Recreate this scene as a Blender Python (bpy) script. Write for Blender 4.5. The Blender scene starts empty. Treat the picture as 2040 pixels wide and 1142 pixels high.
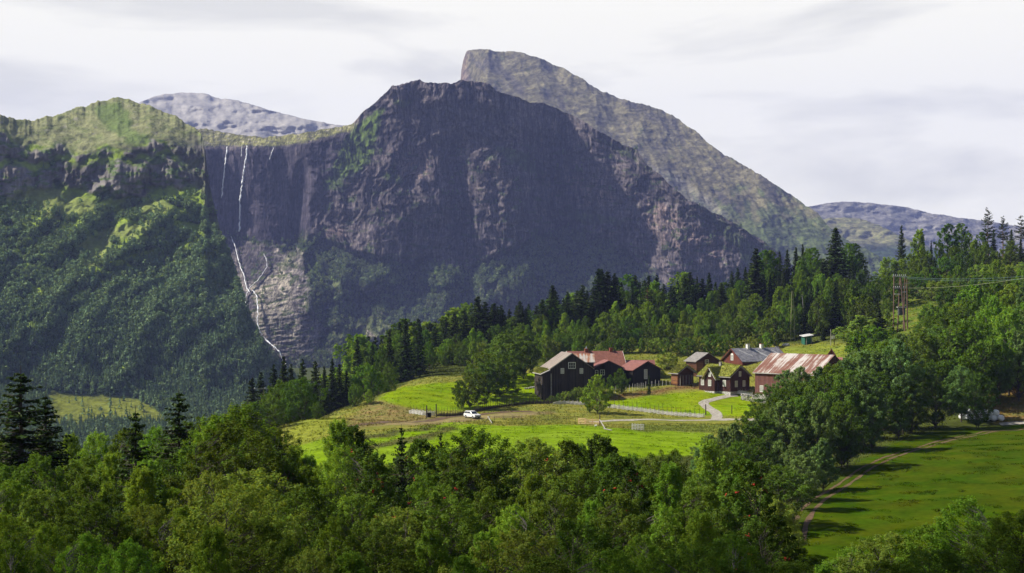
import bpy, math, random
import numpy as np
from mathutils import Vector

# ------------------------------------------------------------------ camera, sky, sun, exposure
SC = bpy.context.scene
F = 2800.0            # focal length in photograph pixels
HY = 600.0            # photograph row of the horizon
CX = 1020.0
cam_d = bpy.data.cameras.new('camera')
cam = bpy.data.objects.new('camera', cam_d)
SC.collection.objects.link(cam)
cam.location = (0, 0, 0)
cam.rotation_euler = (math.radians(90), 0, 0)
cam_d.sensor_width = 36.0
cam_d.lens = 36.0 * F / 2040.0
cam_d.shift_y = (HY - 571.0) / 2040.0
cam_d.clip_start = 0.5
cam_d.clip_end = 60000
SC.camera = cam

SUN_V = Vector((-0.73, 0.05, 0.67)).normalized()
sun_el = math.asin(SUN_V.z)
sun_az = math.atan2(SUN_V.x, SUN_V.y)          # clockwise from +Y
EXPO = 0.75
SC.view_settings.view_transform = 'Standard'
SC.view_settings.look = 'None'
SC.view_settings.gamma = 1.0
SC.view_settings.use_curve_mapping = False
SC.view_settings.exposure = EXPO

ld = bpy.data.lights.new('sun', 'SUN')
ld.energy = 4.7
ld.angle = math.radians(0.6)
ld.color = (1.0, 0.94, 0.82)
lo = bpy.data.objects.new('sun', ld)
SC.collection.objects.link(lo)
lo.rotation_euler = SUN_V.to_track_quat('Z', 'Y').to_euler()

W = bpy.data.worlds.new('World')
SC.world = W
W.use_nodes = True
nt = W.node_tree
nt.nodes.clear()
def wn(t, **k):
    n = nt.nodes.new(t)
    for a, b in k.items():
        setattr(n, a, b)
    return n
wo = wn('ShaderNodeOutputWorld')
sky = wn('ShaderNodeTexSky', sky_type='NISHITA', sun_disc=False, sun_elevation=sun_el, sun_rotation=sun_az)
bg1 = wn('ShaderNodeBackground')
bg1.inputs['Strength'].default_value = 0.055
nt.links.new(sky.outputs[0], bg1.inputs['Color'])
tc = wn('ShaderNodeTexCoord')
sep = wn('ShaderNodeSeparateXYZ')
nt.links.new(tc.outputs['Generated'], sep.inputs[0])
# clouds: flattened noise on the direction of view, thick near the horizon, breaking up overhead
mp = wn('ShaderNodeMapping')
mp.inputs['Scale'].default_value = (2.2, 2.2, 9.0)
mp.inputs['Location'].default_value = (3.1, 0.4, 0.2)
nt.links.new(tc.outputs['Generated'], mp.inputs[0])
cn = wn('ShaderNodeTexNoise')
cn.inputs['Scale'].default_value = 1.6
cn.inputs['Detail'].default_value = 7
cn.inputs['Roughness'].default_value = 0.52
cn.inputs['Distortion'].default_value = 0.35
nt.links.new(mp.outputs[0], cn.inputs['Vector'])
cr = wn('ShaderNodeValToRGB')
cr.color_ramp.elements[0].position = 0.40
cr.color_ramp.elements[0].color = (0.56, 0.55, 0.488, 1)
cr.color_ramp.elements[1].position = 0.50
cr.color_ramp.elements[1].color = (0.72, 0.70, 0.605, 1)
nt.links.new(cn.outputs['Fac'], cr.inputs['Fac'])
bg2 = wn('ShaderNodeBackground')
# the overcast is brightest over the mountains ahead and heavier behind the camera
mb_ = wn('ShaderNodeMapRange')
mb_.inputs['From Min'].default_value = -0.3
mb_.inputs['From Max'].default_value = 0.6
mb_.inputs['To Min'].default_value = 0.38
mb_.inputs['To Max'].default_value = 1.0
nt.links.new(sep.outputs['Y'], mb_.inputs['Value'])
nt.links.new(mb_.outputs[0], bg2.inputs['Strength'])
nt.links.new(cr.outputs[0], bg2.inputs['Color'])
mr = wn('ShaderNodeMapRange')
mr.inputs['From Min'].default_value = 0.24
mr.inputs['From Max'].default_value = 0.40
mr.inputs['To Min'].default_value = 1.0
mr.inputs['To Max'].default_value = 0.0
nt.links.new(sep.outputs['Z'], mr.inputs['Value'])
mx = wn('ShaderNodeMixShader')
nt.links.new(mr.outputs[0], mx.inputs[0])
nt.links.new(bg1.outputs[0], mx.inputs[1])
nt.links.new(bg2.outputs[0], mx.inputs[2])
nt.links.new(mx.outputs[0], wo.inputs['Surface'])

SC.render.engine = 'CYCLES'
SC.cycles.use_denoising = True
SC.cycles.max_bounces = 6
SC.cycles.diffuse_bounces = 3
SC.cycles.glossy_bounces = 2
SC.cycles.transmission_bounces = 4
SC.cycles.volume_bounces = 1
SC.cycles.transparent_max_bounces = 4
SC.cycles.use_adaptive_sampling = True
SC.cycles.adaptive_threshold = 0.02

RNG = np.random.default_rng(7)
random.seed(7)

# ------------------------------------------------------------------ helpers
def P(px, py, d):
    return Vector(((px - CX) / F * d, d, (HY - py) / F * d))

def link(o, parent=None):
    SC.collection.objects.link(o)
    if parent is not None:
        o.parent = parent
    return o

def tag(o, label=None, cat=None, group=None, kind=None):
    if label: o['label'] = label
    if cat: o['category'] = cat
    if group: o['group'] = group
    if kind: o['kind'] = kind
    return o

def empty(name, loc, rz=0.0, label=None, cat=None, group=None):
    o = bpy.data.objects.new(name, None)
    o.empty_display_size = 0.5
    link(o)
    o.location = loc
    o.rotation_euler = (0, 0, rz)
    return tag(o, label, cat, group)

def np_mesh(name, V, FA, mats, smooth=False, cols=None, mi=None):
    """V (n,3); FA a list of integer arrays (m,3) or (m,4)."""
    me = bpy.data.meshes.new(name)
    if not isinstance(FA, (list, tuple)):
        FA = [FA]
    FA = [f for f in FA if len(f)]
    nl = sum(f.size for f in FA)
    nf = sum(len(f) for f in FA)
    me.vertices.add(len(V))
    me.vertices.foreach_set('co', np.asarray(V, np.float32).ravel())
    me.loops.add(nl)
    me.polygons.add(nf)
    me.loops.foreach_set('vertex_index', np.concatenate([f.ravel() for f in FA]).astype(np.int32))
    tot = np.concatenate([np.full(len(f), f.shape[1], np.int32) for f in FA])
    st = np.concatenate([[0], np.cumsum(tot)[:-1]]).astype(np.int32)
    me.polygons.foreach_set('loop_start', st)
    me.polygons.foreach_set('loop_total', tot)
    if smooth:
        me.polygons.foreach_set('use_smooth', np.ones(nf, bool))
    if mi is not None:
        me.polygons.foreach_set('material_index', np.asarray(mi, np.int32))
    for m in (mats if isinstance(mats, (list, tuple)) else [mats]):
        me.materials.append(m)
    if cols is not None:
        a = me.color_attributes.new('Col', 'FLOAT_COLOR', 'POINT')
        c = np.ones((len(V), 4), np.float32)
        c[:, :cols.shape[1]] = cols
        a.data.foreach_set('color', c.ravel())
    me.update(calc_edges=True)
    return me

def obj(name, me, parent=None):
    return link(bpy.data.objects.new(name, me), parent)

def _h(ix, iy, s):
    h = (ix.astype(np.int64) * 374761393 + iy.astype(np.int64) * 668265263 + s * 1274126177) & 0xffffffff
    h = ((h ^ (h >> 13)) * 1274126177) & 0xffffffff
    h = (h ^ (h >> 16)) & 0xffffffff
    return h / 4294967295.0

def vnoise(x, y, s=0):
    ix = np.floor(x); iy = np.floor(y)
    fx = x - ix; fy = y - iy
    ux = fx * fx * fx * (fx * (fx * 6 - 15) + 10); uy = fy * fy * fy * (fy * (fy * 6 - 15) + 10)
    def g(dx, dy):
        a = _h(ix + dx, iy + dy, s) * 2 * np.pi
        return np.cos(a) * (fx - dx) + np.sin(a) * (fy - dy)
    a = g(0, 0); b = g(1, 0); c = g(0, 1); d = g(1, 1)
    return ((a + (b - a) * ux) * (1 - uy) + (c + (d - c) * ux) * uy) * 1.5

def fbm(x, y, o=4, s=0, gain=0.5):
    r = np.zeros(np.broadcast(x, y).shape); a = 1.0; t = 0
    for i in range(o):
        r += a * vnoise(x * 2 ** i + 17.3 * i, y * 2 ** i - 9.1 * i, s + i)
        t += a; a *= gain
    return r / t

def ridged(x, y, o=4, s=0):
    r = np.zeros(np.broadcast(x, y).shape); a = 1.0; t = 0
    for i in range(o):
        r += a * (1 - 2 * np.abs(vnoise(x * 2 ** i + 5.3 * i, y * 2 ** i + 3.7 * i, s + i)))
        t += a; a *= 0.5
    return r / t

def inpoly(poly, x, y):
    x = np.asarray(x); y = np.asarray(y)
    r = np.zeros(x.shape, bool)
    n = len(poly)
    for i in range(n):
        x1, y1 = poly[i]; x2, y2 = poly[(i + 1) % n]
        if y1 == y2: continue
        c = ((y1 > y) != (y2 > y)) & (x < (x2 - x1) * (y - y1) / (y2 - y1) + x1)
        r ^= c
    return r

def sstep(a, b, x):
    t = np.clip((x - a) / (b - a), 0, 1)
    return t * t * (3 - 2 * t)

def blur(a, n):
    for _ in range(n):
        b = np.pad(a, 1, mode='edge')
        a = (b[1:-1, 1:-1] * 4 + b[:-2, 1:-1] * 2 + b[2:, 1:-1] * 2 + b[1:-1, :-2] * 2 + b[1:-1, 2:] * 2
             + b[:-2, :-2] + b[2:, 2:] + b[:-2, 2:] + b[2:, :-2]) / 16
    return a

def prof(pts, x):
    p = np.array(pts, float)
    return np.interp(x, p[:, 0], p[:, 1])

# ------------------------------------------------------------------ materials
def mat(name):
    m = bpy.data.materials.new(name)
    m.use_nodes = True
    n = m.node_tree.nodes
    for x in list(n): n.remove(x)
    return m, m.node_tree

def N(t, ty, **k):
    n = t.nodes.new(ty)
    for a, b in k.items():
        if a.startswith('i_'):
            n.inputs[a[2:].replace('_', ' ')].default_value = b
        else:
            setattr(n, a, b)
    return n

def L(t, a, b):
    t.links.new(a, b)

def ramp(t, fac, stops):
    r = t.nodes.new('ShaderNodeValToRGB')
    e = r.color_ramp.elements
    while len(e) < len(stops): e.new(0.5)
    for i, (p, c) in enumerate(stops):
        e[i].position = p
        e[i].color = (c[0], c[1], c[2], 1)
    L(t, fac, r.inputs['Fac'])
    return r.outputs[0]

def noise(t, vec, scale, detail=5, rough=0.55, dist=0.0):
    n = N(t, 'ShaderNodeTexNoise')
    n.inputs['Scale'].default_value = scale
    n.inputs['Detail'].default_value = detail
    n.inputs['Roughness'].default_value = rough
    n.inputs['Distortion'].default_value = dist
    if vec is not None: L(t, vec, n.inputs['Vector'])
    return n.outputs['Fac']

def mapping(t, scale, src='Object'):
    c = N(t, 'ShaderNodeTexCoord')
    m = N(t, 'ShaderNodeMapping')
    m.inputs['Scale'].default_value = scale
    L(t, c.outputs[src], m.inputs[0])
    return m.outputs[0]

def mixc(t, fac, a, b, mode='MIX'):
    n = N(t, 'ShaderNodeMix', data_type='RGBA', blend_type=mode)
    for s, v in ((n.inputs[0], fac), (n.inputs[6], a), (n.inputs[7], b)):
        if hasattr(v, 'is_linked'): L(t, v, s)
        elif isinstance(v, (tuple, list)): s.default_value = (v[0], v[1], v[2], 1)
        else: s.default_value = v
    return n.outputs[2]

def math_(t, op, a, b=0.0):
    n = N(t, 'ShaderNodeMath', operation=op)
    for s, v in ((n.inputs[0], a), (n.inputs[1], b)):
        if hasattr(v, 'is_linked'): L(t, v, s)
        else: s.default_value = v
    return n.outputs[0]

def finish(t, col, rough=0.85, bump=None, bstr=0.3, bdist=0.02, metal=0.0, spec=0.3):
    b = N(t, 'ShaderNodeBsdfPrincipled')
    o = N(t, 'ShaderNodeOutputMaterial')
    if hasattr(col, 'is_linked'): L(t, col, b.inputs['Base Color'])
    else: b.inputs['Base Color'].default_value = (*col, 1)
    if hasattr(rough, 'is_linked'): L(t, rough, b.inputs['Roughness'])
    else: b.inputs['Roughness'].default_value = rough
    b.inputs['Metallic'].default_value = metal
    b.inputs['Specular IOR Level'].default_value = spec
    if bump is not None:
        bm = N(t, 'ShaderNodeBump')
        bm.inputs['Strength'].default_value = bstr
        bm.inputs['Distance'].default_value = bdist
        L(t, bump, bm.inputs['Height'])
        L(t, bm.outputs[0], b.inputs['Normal'])
    L(t, b.outputs[0], o.inputs['Surface'])
    return b

def leaf_mat(name, base, trans=0.3, var=0.35, obj_var=0.25):
    """leaves: per-leaf tint from the Col attribute, per-tree tint from Object Info, some light let through"""
    m, t = mat(name)
    a = N(t, 'ShaderNodeAttribute', attribute_name='Col')
    oi = N(t, 'ShaderNodeObjectInfo')
    hs = N(t, 'ShaderNodeHueSaturation')
    hs.inputs['Color'].default_value = (*base, 1)
    v1 = math_(t, 'MULTIPLY_ADD', oi.outputs['Random'], 0.03)
    v1.node.inputs[2].default_value = 0.487
    L(t, v1, hs.inputs['Hue'])
    v2 = math_(t, 'MULTIPLY_ADD', math_(t, 'FRACT', math_(t, 'MULTIPLY', oi.outputs['Random'], 7.31)), obj_var * 2)
    v2.node.inputs[2].default_value = 1 - obj_var
    L(t, v2, hs.inputs['Value'])
    c = mixc(t, 1.0, hs.outputs[0], a.outputs['Color'], 'MULTIPLY')
    d = N(t, 'ShaderNodeBsdfDiffuse')
    L(t, c, d.inputs['Color'])
    tr = N(t, 'ShaderNodeBsdfTranslucent')
    c2 = mixc(t, 1.0, c, (1.5, 1.25, 0.5), 'MULTIPLY')
    L(t, c2, tr.inputs['Color'])
    g = N(t, 'ShaderNodeBsdfGlossy')
    g.inputs['Roughness'].default_value = 0.42
    g.inputs['Color'].default_value = (0.35, 0.4, 0.25, 1)
    m1 = N(t, 'ShaderNodeMixShader'); m1.inputs[0].default_value = trans
    L(t, d.outputs[0], m1.inputs[1]); L(t, tr.outputs[0], m1.inputs[2])
    m2 = N(t, 'ShaderNodeMixShader'); m2.inputs[0].default_value = 0.012
    L(t, m1.outputs[0], m2.inputs[1]); L(t, g.outputs[0], m2.inputs[2])
    o = N(t, 'ShaderNodeOutputMaterial')
    L(t, m2.outputs[0], o.inputs['Surface'])
    return m

def bark_mat(name, c1, c2):
    m, t = mat(name)
    v = mapping(t, (2, 2, 0.7))
    n = noise(t, v, 6, 5)
    finish(t, ramp(t, n, [(0.35, c1), (0.65, c2)]), 0.9, n, 0.5, 0.03)
    return m

M = {}
M['birch_leaf'] = leaf_mat('birch_leaf', (0.150, 0.262, 0.030), 0.42)
M['alder_leaf'] = leaf_mat('alder_leaf', (0.088, 0.152, 0.020), 0.34)
M['aspen_leaf'] = leaf_mat('aspen_leaf', (0.122, 0.205, 0.060), 0.34)
M['bright_leaf'] = leaf_mat('bright_leaf', (0.085, 0.165, 0.016), 0.34)
M['dry_leaf'] = leaf_mat('dry_leaf', (0.165, 0.240, 0.042), 0.40)
M['rowan_leaf'] = leaf_mat('rowan_leaf', (0.062, 0.11, 0.016), 0.3)
M['spruce_needle'] = leaf_mat('spruce_needle', (0.030, 0.050, 0.012), 0.12)
M['pine_needle'] = leaf_mat('pine_needle', (0.034, 0.058, 0.020), 0.12)
M['far_leaf'] = leaf_mat('far_leaf', (0.105, 0.145, 0.072), 0.2)
M['bark'] = bark_mat('bark', (0.035, 0.028, 0.02), (0.10, 0.085, 0.065))
M['birch_bark'] = bark_mat('birch_bark', (0.04, 0.035, 0.03), (0.17, 0.155, 0.13))
M['pine_bark'] = bark_mat('pine_bark', (0.06, 0.04, 0.025), (0.22, 0.12, 0.06))
m, t = mat('berry'); finish(t, (0.42, 0.03, 0.015), 0.45); M['berry'] = m

def attr_ground(name, tex_scale, amt, bump_scale, bdist, rough=0.95):
    m, t = mat(name)
    a = N(t, 'ShaderNodeAttribute', attribute_name='Col')
    v = mapping(t, (1, 1, 1))
    n1 = noise(t, v, tex_scale, 6, 0.62)
    n2 = noise(t, v, tex_scale * 9, 4, 0.6)
    lo_, hi = 1 - amt, 1 + amt
    r1 = ramp(t, n1, [(0.28, (lo_, lo_, lo_)), (0.72, (hi, hi * 0.98, hi * 0.92))])
    r2 = ramp(t, n2, [(0.3, (lo_, lo_, lo_)), (0.7, (hi, hi, hi * 0.9))])
    c = mixc(t, 1.0, a.outputs['Color'], r1, 'MULTIPLY')
    c = mixc(t, 1.0, c, r2, 'MULTIPLY')
    finish(t, c, rough, n2, 0.7, bdist, spec=0.0)
    return m

M['ground'] = attr_ground('ground', 0.12, 0.22, 4, 0.25)
M['rock'] = attr_ground('mountain_rock', 0.012, 0.25, 4, 5.0)
# the cliff: the same weathered rock with long vertical water stains and fine joints
m, t = mat('cliff_rock')
a = N(t, 'ShaderNodeAttribute', attribute_name='Col')
v1 = mapping(t, (0.085, 0.02, 0.012)); n1 = noise(t, v1, 1.0, 7, 0.68, 0.4)
v2 = mapping(t, (0.30, 0.08, 0.045)); n2 = noise(t, v2, 1.0, 6, 0.7, 0.6)
v3 = mapping(t, (0.02, 0.02, 0.09)); n3 = noise(t, v3, 1.0, 6, 0.65, 0.8)
c = mixc(t, 1.0, a.outputs['Color'], ramp(t, n1, [(0.36, (0.42, 0.42, 0.46)), (0.62, (1.45, 1.42, 1.38))]), 'MULTIPLY')
c = mixc(t, 1.0, c, ramp(t, n2, [(0.38, (0.40, 0.40, 0.44)), (0.55, (1.1, 1.1, 1.1)), (0.70, (1.7, 1.65, 1.6))]), 'MULTIPLY')
c = mixc(t, 1.0, c, ramp(t, n3, [(0.40, (0.72, 0.74, 0.74)), (0.55, (1.12, 1.12, 1.12))]), 'MULTIPLY')
finish(t, c, 0.95, n2, 1.0, 6.0, spec=0.0)
M['cliff_rock'] = m
# the bare fell: boulder fields, lichen and heather in patches that run with the slope
m, t = mat('fell_rock')
a = N(t, 'ShaderNodeAttribute', attribute_name='Col')
v1 = mapping(t, (0.012, 0.012, 0.03)); n1 = noise(t, v1, 1.0, 8, 0.68, 0.8)
v2 = mapping(t, (0.06, 0.06, 0.10)); n2 = noise(t, v2, 1.0, 6, 0.72, 0.3)
c = mixc(t, 1.0, a.outputs['Color'], ramp(t, n1, [(0.38, (0.48, 0.48, 0.52)), (0.60, (1.35, 1.33, 1.25))]), 'MULTIPLY')
c = mixc(t, 1.0, c, ramp(t, n2, [(0.36, (0.45, 0.45, 0.48)), (0.54, (1.05, 1.05, 1.05)), (0.70, (1.55, 1.5, 1.45))]), 'MULTIPLY')
finish(t, c, 0.95, n2, 1.0, 7.0, spec=0.0)
M['fell_rock'] = m

def plain(name, c1, c2, scale=(1, 1, 1), ns=3.0, rough=0.85, bs=0.3, bd=0.02, lo_=0.35, hi=0.65, metal=0.0, spec=0.3):
    m, t = mat(name)
    v = mapping(t, scale)
    n = noise(t, v, ns, 6, 0.6)
    finish(t, ramp(t, n, [(lo_, c1), (hi, c2)]), rough, n, bs, bd, metal, spec)
    return m

def boards(name, c1, c2, pitch=0.16, axis=0, rough=0.85):
    """boards: weathered streaks along the grain, each board its own tone, gaps between"""
    m, t = mat(name)
    c = N(t, 'ShaderNodeTexCoord')
    s = N(t, 'ShaderNodeSeparateXYZ')
    L(t, c.outputs['Object'], s.inputs[0])
    if axis == 0:   # vertical boards
        u = math_(t, 'ADD', s.outputs[0], s.outputs[1])
        sc = (1.0, 1.0, 0.12)
    else:
        u = s.outputs[2]
        sc = (0.15, 0.15, 1.0)
    k = math_(t, 'DIVIDE', u, pitch)
    fl = math_(t, 'FLOOR', k)
    wn_ = N(t, 'ShaderNodeTexWhiteNoise', noise_dimensions='1D')
    L(t, fl, wn_.inputs['W'])
    v = mapping(t, sc)
    n = noise(t, v, 5, 6, 0.65)
    f = math_(t, 'ADD', math_(t, 'MULTIPLY', n, 0.75), math_(t, 'MULTIPLY', wn_.outputs['Value'], 0.3))
    col = ramp(t, f, [(0.28, c1), (0.72, c2)])
    fr = math_(t, 'FRACT', k)
    gap = math_(t, 'LESS_THAN', fr, 0.10)
    col = mixc(t, math_(t, 'MULTIPLY', gap, 0.6), col, (c1[0] * 0.4, c1[1] * 0.4, c1[2] * 0.4))
    hgt = math_(t, 'SUBTRACT', math_(t, 'MULTIPLY', n, 0.3), gap)
    finish(t, col, rough, hgt, 0.6, 0.03)
    return m

M['dark_boards'] = boards('dark_boards', (0.012, 0.009, 0.007), (0.060, 0.046, 0.036), 0.28)
M['black_boards'] = boards('black_boards', (0.008, 0.007, 0.006), (0.026, 0.020, 0.016), 0.22)
M['brown_boards'] = boards('brown_boards', (0.035, 0.011, 0.007), (0.065, 0.021, 0.014), 0.20)
M['red_boards'] = boards('red_boards', (0.10, 0.038, 0.032), (0.20, 0.085, 0.072), 0.24)
M['red_brown_boards'] = boards('red_brown_boards', (0.08, 0.02, 0.012), (0.16, 0.045, 0.028), 0.2)
M['logs'] = boards('logs', (0.10, 0.042, 0.016), (0.26, 0.115, 0.045), 0.26, 1)
M['dark_logs'] = boards('dark_logs', (0.04, 0.016, 0.008), (0.10, 0.038, 0.018), 0.26, 1)
M['grey_wood'] = plain('grey_wood', (0.20, 0.185, 0.16), (0.42, 0.40, 0.36), (1, 1, 1), 5)
M['pale_wood'] = plain('pale_wood', (0.42, 0.40, 0.36), (0.66, 0.64, 0.60), (1, 1, 1), 3)
M['dark_wood'] = plain('dark_wood', (0.03, 0.022, 0.016), (0.085, 0.065, 0.05), (1, 1, 0.3), 5)
M['new_wood'] = plain('new_wood', (0.42, 0.27, 0.14), (0.60, 0.42, 0.25), (1, 1, 1), 3)
M['pole_wood'] = plain('pole_wood', (0.10, 0.06, 0.045), (0.22, 0.14, 0.10), (2, 2, 0.2), 3)
M['green_pole_wood'] = plain('green_pole_wood', (0.16, 0.17, 0.07), (0.33, 0.33, 0.15), (2, 2, 0.2), 3)
M['white_paint'] = plain('white_paint', (0.62, 0.61, 0.56), (0.80, 0.79, 0.75), (1, 1, 1), 2, 0.6)
M['cream_paint'] = plain('cream_paint', (0.50, 0.50, 0.40), (0.68, 0.68, 0.56), (1, 1, 1), 2, 0.6)
M['brick'] = plain('brick', (0.17, 0.055, 0.032), (0.32, 0.11, 0.06), (3, 3, 8), 2)
M['stone'] = plain('stone', (0.20, 0.19, 0.17), (0.55, 0.53, 0.50), (1, 1, 1.6), 2.5, 0.9, 0.9, 0.12, 0.4, 0.58)
M['slate'] = plain('slate', (0.16, 0.155, 0.175), (0.30, 0.295, 0.31), (1, 1, 1), 1.2, 0.45, 0.4, 0.02, 0.4, 0.6)
M['old_slate'] = plain('old_slate', (0.13, 0.12, 0.11), (0.27, 0.25, 0.23), (1, 1, 1), 2.2, 0.7)
M['tile'] = plain('red_tile', (0.18, 0.07, 0.048), (0.27, 0.11, 0.078), (1, 1, 1), 1.5, 0.75)
M['pink_tile'] = plain('pink_tile', (0.17, 0.068, 0.055), (0.24, 0.10, 0.08), (1, 1, 1), 1.5, 0.7)
M['gravel'] = plain('gravel', (0.20, 0.175, 0.14), (0.42, 0.385, 0.33), (1, 1, 1), 1.6, 0.95, 0.6, 0.03)
M['dirt'] = plain('dirt', (0.065, 0.038, 0.020), (0.15, 0.092, 0.050), (1, 1, 1), 1.2, 0.95, 0.6, 0.05)
M['green_shed'] = boards('green_shed_boards', (0.012, 0.075, 0.045), (0.02, 0.13, 0.075), 0.2)
M['pale_metal'] = plain('pale_metal', (0.42, 0.41, 0.40), (0.60, 0.59, 0.57), (1, 1, 1), 1.2, 0.5)
M['white_film'] = plain('white_film', (0.74, 0.75, 0.77), (0.86, 0.87, 0.88), (1, 1, 1), 1.8, 0.35, 0.5, 0.05)
M['car_paint'] = plain('car_paint', (0.72, 0.72, 0.71), (0.80, 0.80, 0.79), (1, 1, 1), 1.0, 0.25, 0.0, 0.0, spec=0.6)
m, t = mat('rubber'); finish(t, (0.02, 0.02, 0.02), 0.8); M['rubber'] = m
m, t = mat('steel'); finish(t, (0.45, 0.46, 0.47), 0.35, metal=0.8); M['steel'] = m
m, t = mat('cable'); finish(t, (0.10, 0.16, 0.16), 0.5); M['cable'] = m
m, t = mat('pale_cable'); finish(t, (0.33, 0.35, 0.22), 0.5); M['pale_cable'] = m
m, t = mat('glass'); finish(t, (0.025, 0.03, 0.035), 0.08, spec=0.8); M['glass'] = m
m, t = mat('curtain_glass'); finish(t, (0.34, 0.34, 0.32), 0.3, spec=0.6); M['pale_glass'] = m
m, t = mat('porcelain'); finish(t, (0.55, 0.56, 0.58), 0.3); M['porcelain'] = m
m, t = mat('transformer_grey'); finish(t, (0.11, 0.115, 0.12), 0.5); M['tgrey'] = m
m, t = mat('red_paint'); finish(t, (0.35, 0.07, 0.05), 0.5); M['redp'] = m

def rust_mat(name, seed, thr, pale=(0.47, 0.43, 0.40), rust=(0.17, 0.066, 0.045), direction=1):
    """corrugated sheet: pale paint with rust streaks running down the roof slope"""
    m, t = mat(name)
    sc = (0.05, 0.8, 0.05) if direction == 1 else (0.8, 0.05, 0.05)
    v = mapping(t, sc)
    n = noise(t, v, 1.6 + seed * 0.13, 6, 0.65, 0.3)
    v2 = mapping(t, (0.12, 0.12, 0.12))
    n2 = noise(t, v2, 1.3 + seed * 0.21, 5, 0.6)
    f = math_(t, 'ADD', math_(t, 'MULTIPLY', n, 0.6), math_(t, 'MULTIPLY', n2, 0.45))
    c = ramp(t, f, [(thr - 0.07, rust), (thr + 0.005, (rust[0] * 1.3, rust[1] * 1.9, rust[2] * 2.0)), (thr + 0.06, pale)])
    cc = N(t, 'ShaderNodeTexCoord'); s = N(t, 'ShaderNodeSeparateXYZ'); L(t, cc.outputs['Object'], s.inputs[0])
    wv = math_(t, 'SINE', math_(t, 'MULTIPLY', s.outputs[1 if direction == 1 else 0], 40.0))
    finish(t, c, 0.6, wv, 0.5, 0.02)
    return m
M['barn_rust'] = rust_mat('barn_rust', 1, 0.515)
M['shed_rust'] = rust_mat('shed_rust', 4, 0.50, (0.46, 0.42, 0.38), (0.26, 0.085, 0.04))
M['old_tin'] = plain('old_tin', (0.15, 0.11, 0.085), (0.31, 0.265, 0.225), (0.3, 2, 0.3), 1.5, 0.6)
M['sod'] = attr_ground('sod', 0.9, 0.25, 4, 0.1)

m, t = mat('water_white')
v = mapping(t, (0.6, 0.6, 0.05))
n = noise(t, v, 0.5, 5)
finish(t, ramp(t, n, [(0.3, (0.55, 0.57, 0.62)), (0.6, (0.92, 0.93, 0.95))]), 0.6, n, 0.4, 0.5)
M['water'] = m
# ------------------------------------------------------------------ the near ground (one sheet to the horizon)
CP = [  # (column, row, metres away) of points on the ground, read off the photograph
 (600,1800,6),(200,1900,10),(1800,1900,10),(1020,1560,20),(300,1500,22),(1800,1480,26),
 (0,1330,60),(500,1350,60),(1020,1390,60),(1500,1400,60),(2100,1350,60),
 (0,1180,100),(500,1200,100),(1020,1210,100),(1500,1240,100),(2100,1190,100),
 (0,1090,150),(500,1110,150),(1020,1120,150),(1500,1130,150),(1850,1120,150),(2150,1100,150),
 (600,960,220),(850,950,220),(1100,950,220),(1400,960,220),(1590,1060,172),(1640,985,200),(1750,905,240),
 (2100,985,190),(2050,905,230),(1880,860,270),(2040,846,282),
 (300,1010,230),(0,1020,230),
 (600,886,262),(720,876,266),(900,862,275),(1100,856,280),(1300,858,282),(1420,860,285),(1560,850,290),
 (574,860,285),(640,826,305),(690,838,300),(560,890,330),(480,930,330),(300,1000,330),(0,1060,330),
 (760,843,315),(930,830,332),(1100,836,330),(1300,837,334),(1420,838,334),
 (850,816,345),(1000,806,358),(1180,806,358),(1300,820,350),(1410,826,345),(1500,818,345),
 (740,800,350),(800,772,375),(905,762,395),(1060,744,420),(1190,770,385),(1330,766,392),(1455,784,375),(1600,800,365),
 (700,820,390),(620,850,400),(500,900,420),(200,1000,450),
 (850,742,430),(960,735,440),(1090,706,455),(1200,704,440),(1330,700,440),(1440,704,430),(1600,690,430),(1700,692,415),
 (1750,700,385),(1850,760,320),(1990,845,286),(2040,800,300),
 (1760,640,440),(1795,630,430),(1840,640,420),(1900,640,400),(2040,640,390),(2150,640,380),
 (2040,720,340),(1900,720,345),(1800,760,330),
 (800,740,480),(950,700,500),(1100,665,520),(1300,640,530),(1500,615,540),(1620,590,550),(1740,560,560),(1900,530,560),(2040,505,560),(2250,470,560),
 (700,860,520),(500,940,560),(200,1000,600),(900,740,600),(1200,690,640),(1500,640,650),(1740,590,660),(2040,540,660),(2250,500,660),
]
_cx = []; _cz = []
for a, b, d in CP:
    p = P(a, b, d); _cx.append((p.x, p.y)); _cz.append(p.z)
for x, y, z in [(-60,-60,4),(60,-60,4),(0,-120,12),(-250,-80,0),(250,-80,10),(-120,20,-10),(120,20,-4),(-200,100,-34),(-300,250,-62),(-400,400,-80),
                (-300,600,-88),(0,800,-80),(300,820,-40),(500,700,30),(500,400,25),(400,200,0),(300,60,0),(-600,700,-92),(200,950,-80),(-450,0,-40),(600,100,40),(700,900,-10)]:
    _cx.append((x, y)); _cz.append(z)
_cx = np.array(_cx, float); _cz = np.array(_cz, float)
def _phi(a, b):
    return -np.sqrt(((a[:, None, :] - b[None, :, :]) ** 2).sum(-1) + 14.0 ** 2)
_K = _phi(_cx, _cx)
n_ = len(_cx)
A_ = np.zeros((n_ + 3, n_ + 3)); A_[:n_, :n_] = _K + np.eye(n_) * 1.2
A_[:n_, n_] = 1; A_[:n_, n_ + 1:] = _cx; A_[n_, :n_] = 1; A_[n_ + 1:, :n_] = _cx.T
_w = np.linalg.solve(A_, np.concatenate([_cz, [0, 0, 0]]))

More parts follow.
